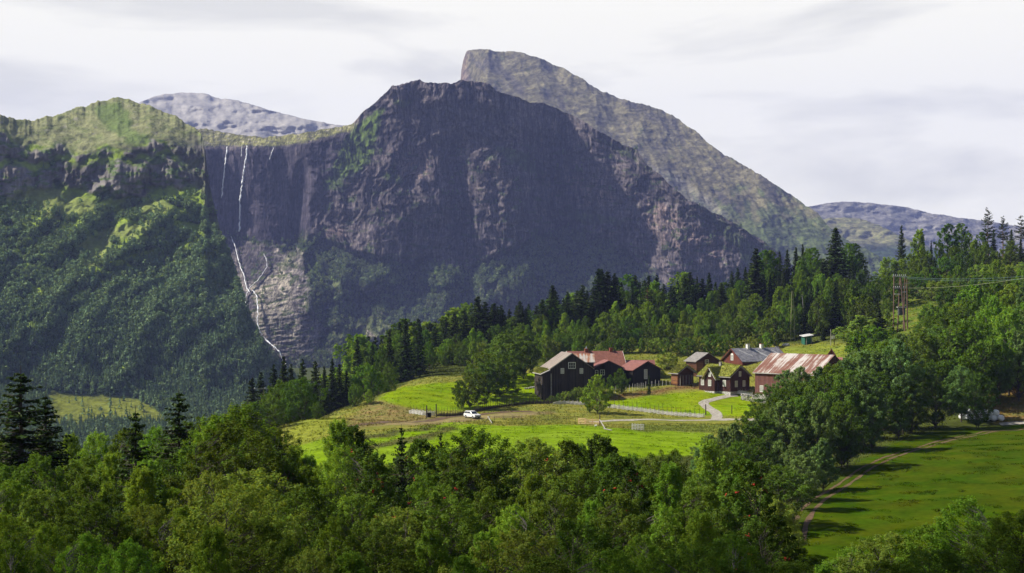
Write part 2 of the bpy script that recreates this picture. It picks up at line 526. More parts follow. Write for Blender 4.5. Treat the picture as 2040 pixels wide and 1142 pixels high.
def H0(x, y):
    x = np.asarray(x, float); y = np.asarray(y, float)
    sh = x.shape
    q = np.stack([x.ravel(), y.ravel()], 1)
    out = np.empty(len(q))
    for i in range(0, len(q), 20000):
        s = q[i:i + 20000]
        out[i:i + 20000] = _phi(s, _cx) @ _w[:n_] + _w[n_] + s @ _w[n_ + 1:]
    z = out.reshape(sh)
    # beyond the farm spur everything settles to the valley floor
    r = np.maximum(np.maximum((np.abs(x) - 480) / 400, (y - 800) / 350), (-y - 130) / 200)
    k = sstep(0, 1, r)
    z = z * (1 - k) + (-104) * k
    rough_ = sstep(20, 60, y) * (1 - sstep(700, 900, y))
    z = z + (fbm(x / 22, y / 22, 3, 11) * 0.5 + fbm(x / 5, y / 5, 2, 12) * 0.12) * rough_
    return z

def axis(parts):
    r = [parts[0][0]]
    for a, b, s in parts:
        n = max(1, int(round((b - a) / s)))
        r += list(np.linspace(a, b, n + 1)[1:])
    return np.array(r)
XS = axis([(-5200, -2000, 800), (-2000, -600, 120), (-600, -200, 20), (-200, -90, 3), (-90, 175, 0.9), (175, 300, 3), (300, 600, 20), (600, 2000, 120), (2000, 5200, 800)])
YS = axis([(-1200, -400, 400), (-400, 0, 25), (0, 130, 3), (130, 235, 1.5), (235, 420, 0.9), (420, 480, 1.6), (480, 640, 4), (640, 1000, 20), (1000, 2200, 120), (2200, 7600, 900)])
GX, GY = np.meshgrid(XS, YS)
GZ = H0(GX, GY)

def Hm(x, y):
    """height of the ground sheet itself (bilinear on its own grid)"""
    x = np.asarray(x, float); y = np.asarray(y, float)
    i = np.clip(np.searchsorted(XS, x) - 1, 0, len(XS) - 2); j = np.clip(np.searchsorted(YS, y) - 1, 0, len(YS) - 2)
    u = (x - XS[i]) / (XS[i + 1] - XS[i]); v = (y - YS[j]) / (YS[j + 1] - YS[j])
    return (GZ[j, i] * (1 - u) * (1 - v) + GZ[j, i + 1] * u * (1 - v) + GZ[j + 1, i] * (1 - u) * v + GZ[j + 1, i + 1] * u * v)

def G(px, py, d0=120.0, d1=700.0):
    """the ground point seen at a pixel"""
    ds = np.arange(d0, d1, 0.5)
    x = (px - CX) / F * ds; z = (HY - py) / F * ds
    h = Hm(x, ds)
    k = np.nonzero(h >= z)[0]
    i = k[0] if len(k) else int(np.argmin(z - h))
    return Vector((x[i], ds[i], h[i]))

def on_ground(px, d):
    x = (px - CX) / F * d
    return Vector((x, d, float(Hm(x, d))))

# ground colours: a cover colour for each region
PXg = CX + GX / np.maximum(GY, 1) * F
PYg = HY - GZ / np.maximum(GY, 1) * F
wx = PXg + fbm(GX / 7, GY / 7, 3, 31) * 14
wy = PYg + fbm(GX / 7, GY / 7, 3, 37) * 7
vis = GY > 120
COL = np.zeros(GX.shape + (3,))
scrub = np.array((0.060, 0.075, 0.018)); COL[:] = scrub
nn = fbm(GX / 9, GY / 9, 4, 41)[..., None]
COL *= 1 + nn * 0.5
def paint(poly, col, dmin=120, dmax=700, var=0.12, vs=10.0, seed=50, col2=None):
    m_ = inpoly(poly, wx, wy) & (GY > dmin) & (GY < dmax)
    c = np.array(col)[None, None, :] * (1 + var * fbm(GX / vs, GY / (vs * 0.7), 4, seed))[..., None]
    if col2 is not None:
        k = np.clip(fbm(GX / vs, GY / (vs * 0.6), 4, seed + 5) * 1.4 + 0.45, 0, 1)[..., None]
        c = c * (1 - k) + np.array(col2)[None, None, :] * k
    f = blur(m_.astype(float), 1)[..., None]
    COL[:] = COL * (1 - f) + c * f
BR = (0.145, 0.235, 0.005); BR2 = (0.19, 0.245, 0.008)
ROUGH = (0.215, 0.205, 0.045); ROUGH2 = (0.14, 0.165, 0.034)
paint([(560,900),(560,845),(640,815),(700,815),(760,788),(830,752),(1000,745),(1080,730),(1180,700),(1300,690),(1460,676),(1580,684),(1740,680),(1740,760),(1620,800),(1620,900),(1400,905)], ROUGH, 225, 470, col2=ROUGH2, vs=6)
paint([(1235,735),(1240,702),(1330,694),(1450,678),(1480,690),(1440,740)], (0.19, 0.19, 0.035), 380, 470, col2=(0.12, 0.15, 0.03), vs=5)
paint([(1550,720),(1555,694),(1640,684),(1715,690),(1720,715)], (0.19, 0.22, 0.03), 380, 470, col2=(0.13, 0.17, 0.03), vs=6)
paint([(745,797),(800,772),(905,761),(1040,748),(1080,740),(1090,800),(1000,809),(920,818),(850,818),(790,806)], BR, 300, 470, col2=BR2, vs=14)
paint([(1195,806),(1225,797),(1300,789),(1395,779),(1460,786),(1500,792),(1520,832),(1410,829),(1300,821),(1225,812)], BR, 300, 420, col2=BR2, vs=14)
paint([(570,866),(600,838),(640,822),(675,832),(690,850),(640,872),(590,888)], (0.22, 0.24, 0.035), 225, 330, col2=(0.17, 0.20, 0.03), vs=5)
paint([(585,889),(650,872),(740,866),(850,848),(905,842),(1000,851),(1110,845),(1165,848),(1260,856),(1420,862),(1420,905),(1100,925),(585,930)], BR, 215, 320, col2=(0.16, 0.24, 0.016), vs=16)
paint([(1250,856),(1262,846),(1420,845),(1500,850),(1500,862),(1300,860)], (0.11, 0.14, 0.03), 225, 330, col2=ROUGH2, vs=5)
for q in ([(700,893),(760,882),(830,866),(905,848),(912,856),(840,880),(760,894),(700,903)], [(690,872),(780,860),(870,846),(870,851),(790,866),(700,880)]):
    paint(q, (0.11, 0.105, 0.035), 215, 330, col2=(0.07, 0.09, 0.025), vs=2.5)
paint([(690,842),(720,815),(750,792),(790,806),(850,822),(880,829),(860,838),(760,846),(700,856)], (0.22, 0.155, 0.07), 250, 400, col2=(0.15, 0.165, 0.045), vs=3, var=0.4)
paint([(740,850),(800,838),(900,832),(930,830),(1000,823),(1100,818),(1100,824),(960,838),(860,846)], (0.26, 0.20, 0.11), 250, 400, col2=(0.16, 0.15, 0.06), vs=3, var=0.3)
paint([(1215,790),(1300,776),(1400,764),(1410,770),(1300,785),(1220,797)], (0.22, 0.13, 0.06), 320, 420, col2=(0.17, 0.14, 0.05), vs=3)
paint([(1585,1160),(1570,1060),(1640,978),(1720,915),(1800,873),(1880,853),(2060,846),(2200,846),(2200,1200),(1585,1200)], (0.030, 0.066, 0.0015), 120, 300, var=0.4, col2=(0.060, 0.078, 0.003), vs=7)  # right-hand field: a darker green than the hay meadows
paint([(1985,845),(1950,800),(1960,770),(2200,740),(2200,842)], (0.19, 0.12, 0.045), 280, 330, col2=(0.12, 0.12, 0.035), vs=4)
paint([(1745,640),(1760,590),(1800,580),(1860,600),(1880,640),(1830,670),(1770,690)], (0.085, 0.145, 0.02), 360, 480, col2=(0.14, 0.15, 0.03), vs=6)
# mowing lines in the hay meadows
mow = ((COL[..., 0] < COL[..., 1] * 0.85) & (COL[..., 1] > 0.19)).astype(float)
COL *= (1 + 0.10 * mow * np.sin((GX * 0.35 + GY * 0.94 + fbm(GX / 40, GY / 40, 2, 91) * 8) * 2 * np.pi / 5.4))[..., None]
idx = np.arange(GX.size).reshape(GX.shape)
FQ = np.stack([idx[:-1, :-1], idx[:-1, 1:], idx[1:, 1:], idx[1:, :-1]], -1).reshape(-1, 4)
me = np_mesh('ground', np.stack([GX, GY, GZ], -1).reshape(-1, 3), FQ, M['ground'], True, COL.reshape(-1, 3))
tag(obj('ground', me), kind='structure')

def path_pts(pix, step=1.0, d0=120):
    w = [G(*q, d0=d0) for q in pix]
    # smooth the polyline in plan, then sample
    pts = []
    n = len(w)
    for i in range(n - 1):
        p0 = w[max(i - 1, 0)]; p1 = w[i]; p2 = w[i + 1]; p3 = w[min(i + 2, n - 1)]
        k = max(2, int((p2 - p1).length / step))
        for j in range(k):
            u = j / k
            q = 0.5 * ((2 * p1) + (p2 - p0) * u + (2 * p0 - 5 * p1 + 4 * p2 - p3) * u * u + (3 * p1 - p0 - 3 * p2 + p3) * u ** 3)
            pts.append((q.x, q.y))
    pts.append((w[-1].x, w[-1].y))
    return np.array(pts)

def ribbon(name, pts, width, material, lift=0.03, off=0.0, kind='structure', nacross=4, wob=0.15):
    p = np.asarray(pts)
    tn = np.gradient(p, axis=0); tn /= np.linalg.norm(tn, axis=1)[:, None] + 1e-9
    nr = np.stack([tn[:, 1], -tn[:, 0]], 1)
    w = width * (1 + wob * fbm(np.arange(len(p)) / 6.0, np.zeros(len(p)) + width, 2, 3))
    rows = []
    for k in range(nacross + 1):
        o = (k / nacross - 0.5) * w + off
        q = p + nr * o[:, None]
        rows.append(np.stack([q[:, 0], q[:, 1], Hm(q[:, 0], q[:, 1]) + lift], 1))
    V = np.stack(rows, 1)
    ix = np.arange(V.shape[0] * V.shape[1]).reshape(V.shape[:2])
    FQ = np.stack([ix[:-1, :-1], ix[1:, :-1], ix[1:, 1:], ix[:-1, 1:]], -1).reshape(-1, 4)
    o = obj(name, np_mesh(name, V.reshape(-1, 3), FQ, material, True))
    return tag(o, kind=kind)

ribbon('road', path_pts([(1180,841),(1250,838),(1330,838),(1400,838),(1450,837),(1520,838)], 1.0), 3.4, M['gravel'], 0.05)
ribbon('driveway', path_pts([(1425,837),(1428,826),(1408,812),(1402,803),(1425,796),(1452,790),(1468,788)], 0.7), 2.6, M['gravel'], 0.075)
ribbon('farm_track', path_pts([(700,850),(800,841),(880,834),(935,829),(1000,822),(1060,820)], 1.0), 2.6, M['dirt'], 0.05)
tp = path_pts([(1588,1085),(1592,1050),(1603,1028),(1625,1003),(1665,975),(1720,938),(1790,906),(1870,882),(1930,869),(2040,854),(2120,850)], 0.8)
ribbon('wheel_track', tp, 0.6, M['dirt'], 0.03, -0.8, wob=0.8)
ribbon('wheel_track', tp, 0.66, M['dirt'], 0.03, 0.8, wob=0.8)
ribbon('road', path_pts([(1992,846),(2040,843.5),(2120,842)], 1.0), 2.6, M['gravel'], 0.06)
# ------------------------------------------------------------------ mountains: surfaces with real slope, distance and a far side
RELIEF = {}
def relief(name, pxs, ridge, base, d_base, theta_f, color_f, nrows, amp_f, jit=1.0, seed=0, back=35, gamma=1.0, extra_d=None, mt='rock'):
    """columns fan out from the valley; each is climbed from its foot, the slope angle theta giving how far it recedes"""
    pxs = np.asarray(pxs, float)
    top = prof(ridge, pxs)
    jt_ = jit * (fbm(pxs / 26, pxs * 0, 4, seed) * 5 + fbm(pxs / 6, pxs * 0, 3, seed + 9) * 2.2)
    bot = prof(base, pxs)
    t = np.linspace(0, 1, nrows)[:, None] ** gamma
    PY = bot[None, :] + (top - bot)[None, :] * t
    PX = np.broadcast_to(pxs[None, :], PY.shape)
    th = np.radians(blur(theta_f(PX, PY), 3))
    D = np.empty_like(PY)
    D[0] = prof(d_base, pxs)
    for i in range(1, nrows):
        dh = PY[i - 1] - PY[i]
        h = HY - PY[i]
        den = np.maximum(F * np.tan(th[i]) - h, 160)
        D[i] = D[i - 1] + D[i - 1] * dh / den
    for _ in range(3):
        kx = np.pad(D, ((0, 0), (7, 7)), mode='edge')
        cs_ = np.cumsum(np.pad(kx, ((0, 0), (1, 0))), axis=1)
        D = (cs_[:, 15:] - cs_[:, :-15]) / 15
    if extra_d is not None:
        D = D + extra_d(PX, PY)
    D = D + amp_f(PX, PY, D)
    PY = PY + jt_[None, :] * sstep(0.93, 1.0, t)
    X = (PX - CX) / F * D; Z = (HY - PY) / F * D
    V = np.stack([X, D, Z], -1)
    # the far side falls away behind the ridge
    nb = 8
    rows = [V]
    last = V[-1]
    for k in range(1, nb + 1):
        q = last.copy()
        drop = (last[:, 2] + 130) * (k / nb) ** 1.3
        q[:, 1] += drop / math.tan(math.radians(back)) + 12 * k
        q[:, 0] *= q[:, 1] / last[:, 1]
        q[:, 2] = last[:, 2] - drop
        rows.append(q[None])
    VV = np.concatenate(rows, 0)
    C = color_f(PX, PY, V)
    CC = np.concatenate([C] + [C[-1:]] * nb, 0)
    ix = np.arange(VV.shape[0] * VV.shape[1]).reshape(VV.shape[:2])
    FQ = np.stack([ix[:-1, :-1], ix[:-1, 1:], ix[1:, 1:], ix[1:, :-1]], -1).reshape(-1, 4)
    me = np_mesh(name, VV.reshape(-1, 3), FQ, M[mt], False, CC.reshape(-1, 3))
    o = tag(obj(name, me), kind='structure')
    RELIEF[name] = (PX, PY, D, V)
    return o, V, PX, PY, D

def on_relief(V, PX, PY, px, py, toward=0.0):
    j = np.clip(np.searchsorted(PX[0], px), 1, PX.shape[1] - 1)
    if abs(PX[0, j - 1] - px) < abs(PX[0, j] - px): j -= 1
    col = PY[:, j]
    i = int(np.argmin(np.abs(col - py)))
    d = V[i, j, 1] - toward
    return P(px, py, d)

def pmask(polys, PX, PY, soft=3, warp=8, s=0, sc=18):
    x = PX + fbm(PX / sc, PY / sc, 4, 200 + s) * warp * 2
    y = PY + fbm(PX / sc, PY / sc, 4, 300 + s) * warp * 1.4
    m_ = np.zeros(PX.shape, bool)
    for q in polys: m_ |= inpoly(q, x, y)
    return blur(m_.astype(float), soft)

def mixa(C, f, c):
    return C * (1 - f[..., None]) + c * f[..., None]

FOREST_G = np.array((0.045, 0.078, 0.022))

# ---- the wooded slope on the left, with its cliffs and green top
def thA(PX, PY):
    w = fbm(PX / 40, PY / 20, 3, 5) * 22 + fbm(PX / 95, PY * 0, 3, 6) * 42
    y = PY + w
    yc0 = prof([(-300,270),(0,262),(60,285),(150,300),(240,300),(300,285),(400,290)], PX)
    yc1 = prof([(-300,420),(0,400),(60,370),(160,372),(240,395),(310,380),(400,365),(420,390)], PX)
    th = np.full(PX.shape, 33.0)
    cl = sstep(-5, 5, yc1 - y) * sstep(-5, 5, y - yc0)
    th = th * (1 - cl) + 60 * cl
    top = sstep(-5, 5, yc0 - y)
    th = th * (1 - top) + 27 * top
    ledge = np.exp(-((PY - prof([(0,330),(200,320),(300,312),(400,320)], PX) + fbm(PX / 50, PY * 0, 3, 8) * 40) / 9) ** 2)
    th = th * (1 - 0.7 * ledge * cl) + 34 * 0.7 * ledge * cl
    flat = sstep(780, 800, PY)
    th = th * (1 - flat) + 11 * flat
    return th
def ampA(PX, PY, D):
    cl = blur((thA(PX, PY) > 55).astype(float), 3)
    a = ridged(PX / 26 + fbm(PX / 60, PY / 50, 3, 2) * 1.2, PY / 130, 4, 21) * 10 * cl
    b = ridged(PX / 9, PY / 50, 4, 22) * 4 * cl
    g = fbm(PX / 90 + PY / 110, PY / 150, 4, 23) * 34 * sstep(255, 400, PY) * (1 - sstep(740, 800, PY))
    c = fbm(PX / 30, PY / 24, 4, 24) * 7 * (1 - sstep(740, 800, PY))
    return -(a + b) - g - c
def colA(PX, PY, V):
    w = fbm(PX / 30, PY / 18, 4, 61)
    rock = np.array((0.19, 0.178, 0.185)) * (1 + 0.5 * fbm(PX / 7, PY / 40, 4, 62))[..., None]
    rock = rock * (1 - 0.45 * sstep(0.0, 0.5, fbm(PX / 16, PY / 90, 3, 63)))[..., None]
    C = np.broadcast_to(FOREST_G, PX.shape + (3,)).copy()
    grass = np.array((0.19, 0.26, 0.045))
    k = sstep(-0.05, 0.25, fbm(PX / 45, PY / 22, 4, 64) + 0.25 * (1 - sstep(380, 520, PY)) - 0.18 * sstep(520, 700, PY))
    C = mixa(C, k * (PY < 790), grass * (1 + 0.3 * fbm(PX / 9, PY / 6, 3, 65))[..., None])
    cl = blur((thA(PX, PY) > 50).astype(float), 1)
    C = mixa(C, cl, rock)
    veg = sstep(0.02, 0.20, fbm(PX / 30, PY / 9, 4, 66)) * cl
    C = mixa(C, veg * 0.85, np.array((0.09, 0.145, 0.035)))
    top = sstep(-6, 6, prof([(-300,268),(0,262),(60,283),(150,300),(240,296),(300,275),(400,280)], PX) + w * 18 - fbm(PX / 95, PY * 0, 3, 6) * 42 - PY)
    g1 = np.array((0.235, 0.245, 0.135)) * (1 + 0.35 * fbm(PX / 22, PY / 5, 4, 67))[..., None]
    gk = sstep(-0.1, 0.3, fbm(PX / 26, PY / 10, 4, 68))
    g1 = mixa(g1, gk * 0.7, np.array((0.14, 0.17, 0.075)))
    gr = sstep(0.28, 0.5, fbm(PX / 20, PY / 8, 4, 69))
    g1 = mixa(g1, gr * 0.8, np.array((0.27, 0.26, 0.23)))
    C = mixa(C, top, g1)
    br = pmask([[(185,215),(235,202),(258,230),(262,260),(300,270),(290,286),(235,270),(205,250)], [(240,278),(300,268),(290,285),(255,290)]], PX, PY, 2, 6)
    C = mixa(C, br * 0.75, np.array((0.12, 0.18, 0.055)))
    dk = pmask([[(130,355),(165,300),(172,330),(160,372),(140,375)],[(240,290),(300,290),(300,303),(270,308),(242,302)]], PX, PY, 2, 6)
    C = mixa(C, dk * 0.6, np.array((0.05, 0.045, 0.05)))
    med = pmask([[(150,490),(215,452),(300,440),(300,465),(230,480),(200,530),(165,520)],[(0,400),(40,375),(75,370),(150,385),(215,415),(150,430),(90,450),(70,410)],[(270,410),(330,400),(345,420),(290,435)],[(430,445),(448,470),(460,520),(440,480)]], PX, PY, 2, 10)
    C = mixa(C, med * 0.9, np.array((0.18, 0.215, 0.070)))
    eg = pmask([[(372,268),(420,270),(430,400),(452,480),(436,480),(412,420),(395,350)],[(330,275),(400,285),(405,380),(380,372),(360,320)]], PX, PY, 2, 9)
    C = mixa(C, eg * 0.7, np.array((0.10, 0.098, 0.095)) * (1 + 0.6 * fbm(PX / 5, PY / 18, 4, 71))[..., None])
    fl = pmask([[(88,800),(105,781),(180,788),(260,790),(310,815),(345,845),(60,850),(100,830)]], PX, PY, 1, 5)
    C = mixa(C, fl, np.array((0.15, 0.17, 0.030)) * (1 + 0.4 * fbm(PX / 14, PY / 5, 4, 70))[..., None])
    return np.clip(C, 0.004, 1)
pxA = np.concatenate([np.arange(-420, 396, 2.4), np.arange(396, 470, 1.1), np.arange(470, 800, 2.6)])
rA = [(-420,250),(-250,240),(-60,226),(0,230),(40,239),(70,238),(120,228),(160,212),(200,203),(235,194),(262,199),(300,212),(340,228),(370,244),(388,254),(400,266),(408,290),(414,345),(424,400),(440,462),(462,520),(480,580),(500,640),(530,696),(554,730),(630,785),(700,815),(800,850)]
oA, VA, PXA, PYA, DA = relief('hill', pxA, rA, [(-420,905),(800,905)], [(-420,900),(0,950),(400,1000),(800,1100)], thA, colA, 330, ampA, 1.3, 1)

# ---- the great cliff with the waterfall wall and the woods at its foot
rB = [(340,262),(380,256),(420,258),(470,268),(525,274),(560,270),(600,266),(650,257),(690,250),(704,246),(716,232),(728,218),(745,206),(765,188),(780,172),(800,168),(830,160),(836,158),(845,164),(900,166),(918,160),(940,163),(975,166),(990,182),(1010,188),(1060,203),(1090,208),(1120,222),(1160,238),(1185,258),(1200,265),(1245,290),(1270,300),(1290,330),(1310,345),(1340,372),(1370,398),(1400,412),(1440,432),(1480,455),(1520,480),(1560,512),(1600,545),(1660,580),(1720,620)]
ycT = [(340,300),(420,290),(480,289),(540,292),(600,284),(650,272),(690,262),(710,256),(740,222),(780,182),(840,172),(920,172),(1000,195),(1100,215),(1200,270),(1290,340),(1400,430),(1480,470),(1600,560),(1720,640)]
ycB = [(340,520),(430,468),(480,472),(540,490),(600,470),(640,470),(690,498),(760,516),(850,520),(930,536),(1010,500),(1060,470),(1120,450),(1200,470),(1250,500),(1300,550),(1350,600),(1430,620),(1550,640),(1720,660)]
gully = [[(436,470),(470,478),(545,488),(560,500),(606,498),(612,560),(608,620),(645,655),(625,705),(590,722),(560,720),(520,680),(490,620),(470,560),(448,500)]]
def T0(PX):
    return np.where(PX > 706, prof(rB, PX) - 10, prof(ycT, PX))
def thB(PX, PY):
    t0 = T0(PX); b0 = prof(ycB, PX) + fbm(PX / 30, PX * 0, 3, 81) * 14
    wv = fbm(PX / 30, PY / 12, 3, 82)
    cl = sstep(-3, 3, PY - t0) * sstep(-8, 8, b0 - PY)
    th = np.full(PX.shape, 36.0) + 10 * fbm(PX / 60, PY / 40, 3, 83)
    th = th * (1 - cl) + 77 * cl
    top = sstep(-2, 2, t0 - PY)
    th = th * (1 - top) + np.where(PX < 700, 24.0, 72.0) * top
    led = sstep(0.18, 0.4, fbm(PX / 70 + 3, PY / 13, 4, 84)) * cl * (PX > 640)
    th = th * (1 - led) + 52 * led
    g = pmask(gully, PX, PY, 3, 5)
    th = th * (1 - g) + 50 * g
    lc = pmask([[(860,560),(960,575),(1040,560),(1080,600),(980,640),(900,620)]], PX, PY, 3, 12)
    th = th * (1 - lc) + 65 * lc
    sh = pmask([[(700,255),(770,195),(800,200),(770,260),(720,330),(670,350),(690,290)]], PX, PY, 6, 8)
    th = th * (1 - sh) + 58 * sh
    return th
def extraB(PX, PY):
    # the fall's wall stands back in an alcove, the big face bulges forward, buttresses between
    e = np.zeros(PX.shape)
    up = 1 - sstep(470, 640, PY)
    alc = sstep(640, 560, PX)
    e += 170 * alc * up
    e += -60 * np.exp(-((PX - 800) / 110) ** 2) * up
    e += 55 * np.exp(-((PX - 905 - (PY - 300) * 0.12) / 26) ** 2) * up * sstep(200, 320, PY)
    e += -45 * np.exp(-((PX - 1010) / 55) ** 2) * up
    e += 60 * np.exp(-((PX - 1090 - (PY - 350) * 0.25) / 24) ** 2) * up * sstep(250, 350, PY)
    e += -35 * np.exp(-((PX - 1190) / 50) ** 2) * up
    e += 70 * np.exp(-((PX - 596 + (PY - 400) * 0.10) / 14) ** 2) * sstep(300, 380, PY) * (1 - sstep(470, 520, PY))
    e += -25 * sstep(1120, 1400, PX) * (1 - sstep(500, 640, PY))
    return e
def ampB(PX, PY, D):
    t0 = T0(PX) + fbm(PX / 12, PX * 0, 3, 79) * 5 * (PX < 700); b0 = prof(ycB, PX)
    cl = sstep(0, 8, PY - t0) * sstep(-14, 8, b0 - PY)
    wall = sstep(650, 600, PX) * sstep(410, 430, PX)
    sw = fbm(PX / 70, PY / 60, 4, 90) * 1.8
    a = ridged(PX / 40 + sw, PY / 170 + sw * 0.4, 4, 91) * 15
    b = ridged(PX / 12 + sw * 1.5, PY / 95, 4, 92) * 7
    c = ridged(PX / 4.5, PY / 30, 3, 93) * 3
    f = ridged(PX / 30 + PY / 60, PY / 14 - PX / 60, 3, 99) * 4
    big = fbm(PX / 120, PY / 120, 3, 94) * 55
    r = (a + b + c + f + big) * cl * (1 - 0.62 * wall)
    low = (fbm(PX / 70 + PY / 200, PY / 90, 4, 95) * 90 + fbm(PX / 22, PY / 16, 4, 96) * 20) * (1 - cl) * sstep(430, 500, PY) * (1 - sstep(740, 790, PY))
    g = pmask(gully, PX, PY, 2, 4)
    sl = (ridged(PX / 60 - PY / 30, PY / 13 + PX / 60, 4, 97) * 6 + fbm(PX / 9, PY / 4, 3, 98) * 3) * g
    ra = np.exp(-((PX - prof([(470,440),(545,470),(600,482),(650,500),(720,560)], PY)) / 9) ** 2) * 34 * sstep(465, 480, PY)
    return -r - low * (1 - g) - sl + ra
def colB(PX, PY, V):
    t0 = T0(PX); b0 = prof(ycB, PX) + fbm(PX / 30, PX * 0, 3, 81) * 14
    cl = sstep(-2, 2, PY - t0) * sstep(-10, 10, b0 - PY + fbm(PX / 22, PY / 14, 4, 101) * 26)
    sw = fbm(PX / 70, PY / 60, 4, 90) * 1.8
    rock = np.array((0.125, 0.108, 0.112))[None, None, :] * np.ones(PX.shape + (1,))
    st = fbm(PX / 5 + sw, PY / 55, 4, 102)
    rock = rock * (1 + 0.65 * st)[..., None]
    # pale and rusty faces where slabs have broken away
    pale = sstep(0.12, 0.42, fbm(PX / 30, PY / 30, 4, 103) + 0.25 * st)
    rock = mixa(rock, pale * 0.75, np.array((0.22, 0.185, 0.175)))
    pk = pmask([[(780,305),(850,290),(860,350),(800,360)],[(1130,355),(1210,345),(1225,400),(1140,410)],[(970,330),(1000,330),(998,352),(972,350)],[(640,455),(690,452),(700,480),(640,475)],[(1270,400),(1350,420),(1440,500),(1420,540),(1300,480)]], PX, PY, 4, 12)
    rock = mixa(rock, pk * 0.45 * sstep(-0.3, 0.3, st + 0.1), np.array((0.34, 0.24, 0.20)))
    crk = sstep(0.62, 0.86, ridged(PX / 20 + sw * 1.6, PY / 150, 3, 141)) + 0.8 * sstep(0.66, 0.88, ridged(PX / 8 + sw * 2, PY / 70, 3, 142))
    rock = mixa(rock, np.clip(crk, 0, 1) * 0.75, np.array((0.028, 0.026, 0.040)))
    ldg = sstep(0.68, 0.86, ridged(PX / 70 + PY / 90, PY / 17 - PX / 120 + sw * 0.3, 3, 143))
    rock = mixa(rock, ldg * 0.45, np.array((0.05, 0.055, 0.045)))
    dark = sstep(0.10, 0.45, fbm(PX / 13 + sw * 0.5, PY / 110, 4, 104))
    rock = mixa(rock, dark * 0.7, np.array((0.045, 0.04, 0.052)))
    spk = sstep(0.25, 0.6, fbm(PX / 2.6, PY / 6, 3, 105))
    rock = mixa(rock, spk * 0.4, np.array((0.30, 0.27, 0.25)))
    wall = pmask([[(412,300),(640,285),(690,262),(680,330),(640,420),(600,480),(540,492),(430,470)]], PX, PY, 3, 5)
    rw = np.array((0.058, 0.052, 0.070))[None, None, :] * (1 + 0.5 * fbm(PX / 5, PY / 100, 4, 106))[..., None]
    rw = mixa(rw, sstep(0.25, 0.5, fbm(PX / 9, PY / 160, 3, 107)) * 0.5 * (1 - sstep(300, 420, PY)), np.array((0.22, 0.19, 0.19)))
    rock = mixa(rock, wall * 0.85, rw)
    woods = 0.8 * FOREST_G[None, None, :] * (1 + 0.5 * fbm(PX / 20, PY / 12, 4, 108))[..., None] * 0.9
    gg = sstep(0.05, 0.35, fbm(PX / 40, PY / 18, 4, 109))
    woods = mixa(woods, gg * 0.8, np.array((0.085, 0.12, 0.030)))
    scree = sstep(0.28, 0.45, ridged(PX / 90 + fbm(PX / 30, PY / 30, 3, 110), PY / 60, 3, 111)) * sstep(540, 580, PY)
    woods = mixa(woods, scree * 0.35, np.array((0.15, 0.13, 0.13)))
    C = mixa(woods, cl, rock)
    C = mixa(C, sstep(2, -2, PY - t0) * (PX > 706), np.array((0.10, 0.088, 0.088)) * (1 + 0.5 * fbm(PX / 7, PY / 4, 3, 130))[..., None])
    # green ledges on the face
    led = sstep(0.14, 0.34, fbm(PX / 34 + PY / 40, PY / 10 - PX / 110, 4, 112)) * cl * (PX > 640) * sstep(250, 330, PY)
    C = mixa(C, led * 0.75, np.array((0.045, 0.075, 0.022)))
    gsh = pmask([[(702,254),(765,212),(752,280),(735,325),(700,350),(655,358),(672,315)]], PX, PY, 2, 9, 1, 9)
    C = mixa(C, gsh * 0.9, np.array((0.11, 0.17, 0.030)) * (1 + 0.5 * fbm(PX / 6, PY / 4, 3, 113))[..., None])
    C = mixa(C, pmask([[(780,198),(825,200),(815,212),(785,210)],[(640,360),(690,348),(680,372),(650,380)],[(755,345),(800,350),(810,362),(770,364)]], PX, PY, 2, 6) * 0.7, np.array((0.08, 0.13, 0.03)))
    C = mixa(C, pmask([[(1115,415),(1180,428),(1260,438),(1230,450),(1160,445),(1120,430)],[(970,285),(1040,300),(1090,350),(1060,345),(1000,310)],[(1180,270),(1230,290),(1280,325),(1240,310)],[(1400,415),(1470,460),(1530,520),(1560,560),(1500,540),(1450,480)]], PX, PY, 2, 8) * 0.75, np.array((0.065, 0.095, 0.028)))
    # grass plateau above the fall
    top = sstep(-3, 3, t0 - PY + fbm(PX / 14, PY / 6, 3, 114) * 6) * sstep(712, 700, PX)
    tg = np.array((0.22, 0.22, 0.085)) * (1 + 0.4 * fbm(PX / 20, PY / 3, 4, 115))[..., None]
    tg = mixa(tg, sstep(0.1, 0.4, fbm(PX / 14, PY / 3, 4, 116)) * 0.8, np.array((0.33, 0.31, 0.27)))
    C = mixa(C, top, tg)
    # ice-worn slabs in the gully
    g = pmask(gully, PX, PY, 2, 7, 3, 10)
    slab = np.array((0.235, 0.21, 0.19))[None, None, :] * (1 + 0.7 * fbm(PX / 24 - PY / 20, PY / 5 + PX / 30, 4, 117))[..., None]
    slab = mixa(slab, sstep(0.0, 0.35, fbm(PX / 22, PY / 7, 4, 118)) * 0.75, np.array((0.045, 0.04, 0.05)))
    lite = pmask([[(500,575),(560,530),(580,560),(580,620),(540,650),(510,640)],[(545,650),(590,640),(585,675),(555,680)]], PX, PY, 3, 6)
    slab = mixa(slab, lite * 0.6, np.array((0.42, 0.38, 0.30)) * (1 + 0.4 * fbm(PX / 30, PY / 3, 3, 119))[..., None])
    dk = pmask([[(455,480),(545,490),(550,540),(520,565),(490,560),(470,520)],[(485,580),(500,585),(512,620),(495,620)]], PX, PY, 3, 6)
    slab = mixa(slab, dk * 0.7, np.array((0.05, 0.045, 0.06)))
    slab = mixa(slab, sstep(0.05, 0.28, fbm(PX / 22 + PY / 40, PY / 7 + PX / 40, 4, 120)) * 0.85 * (PX > 500), np.array((0.07, 0.10, 0.03)))
    C = mixa(C, g, slab)
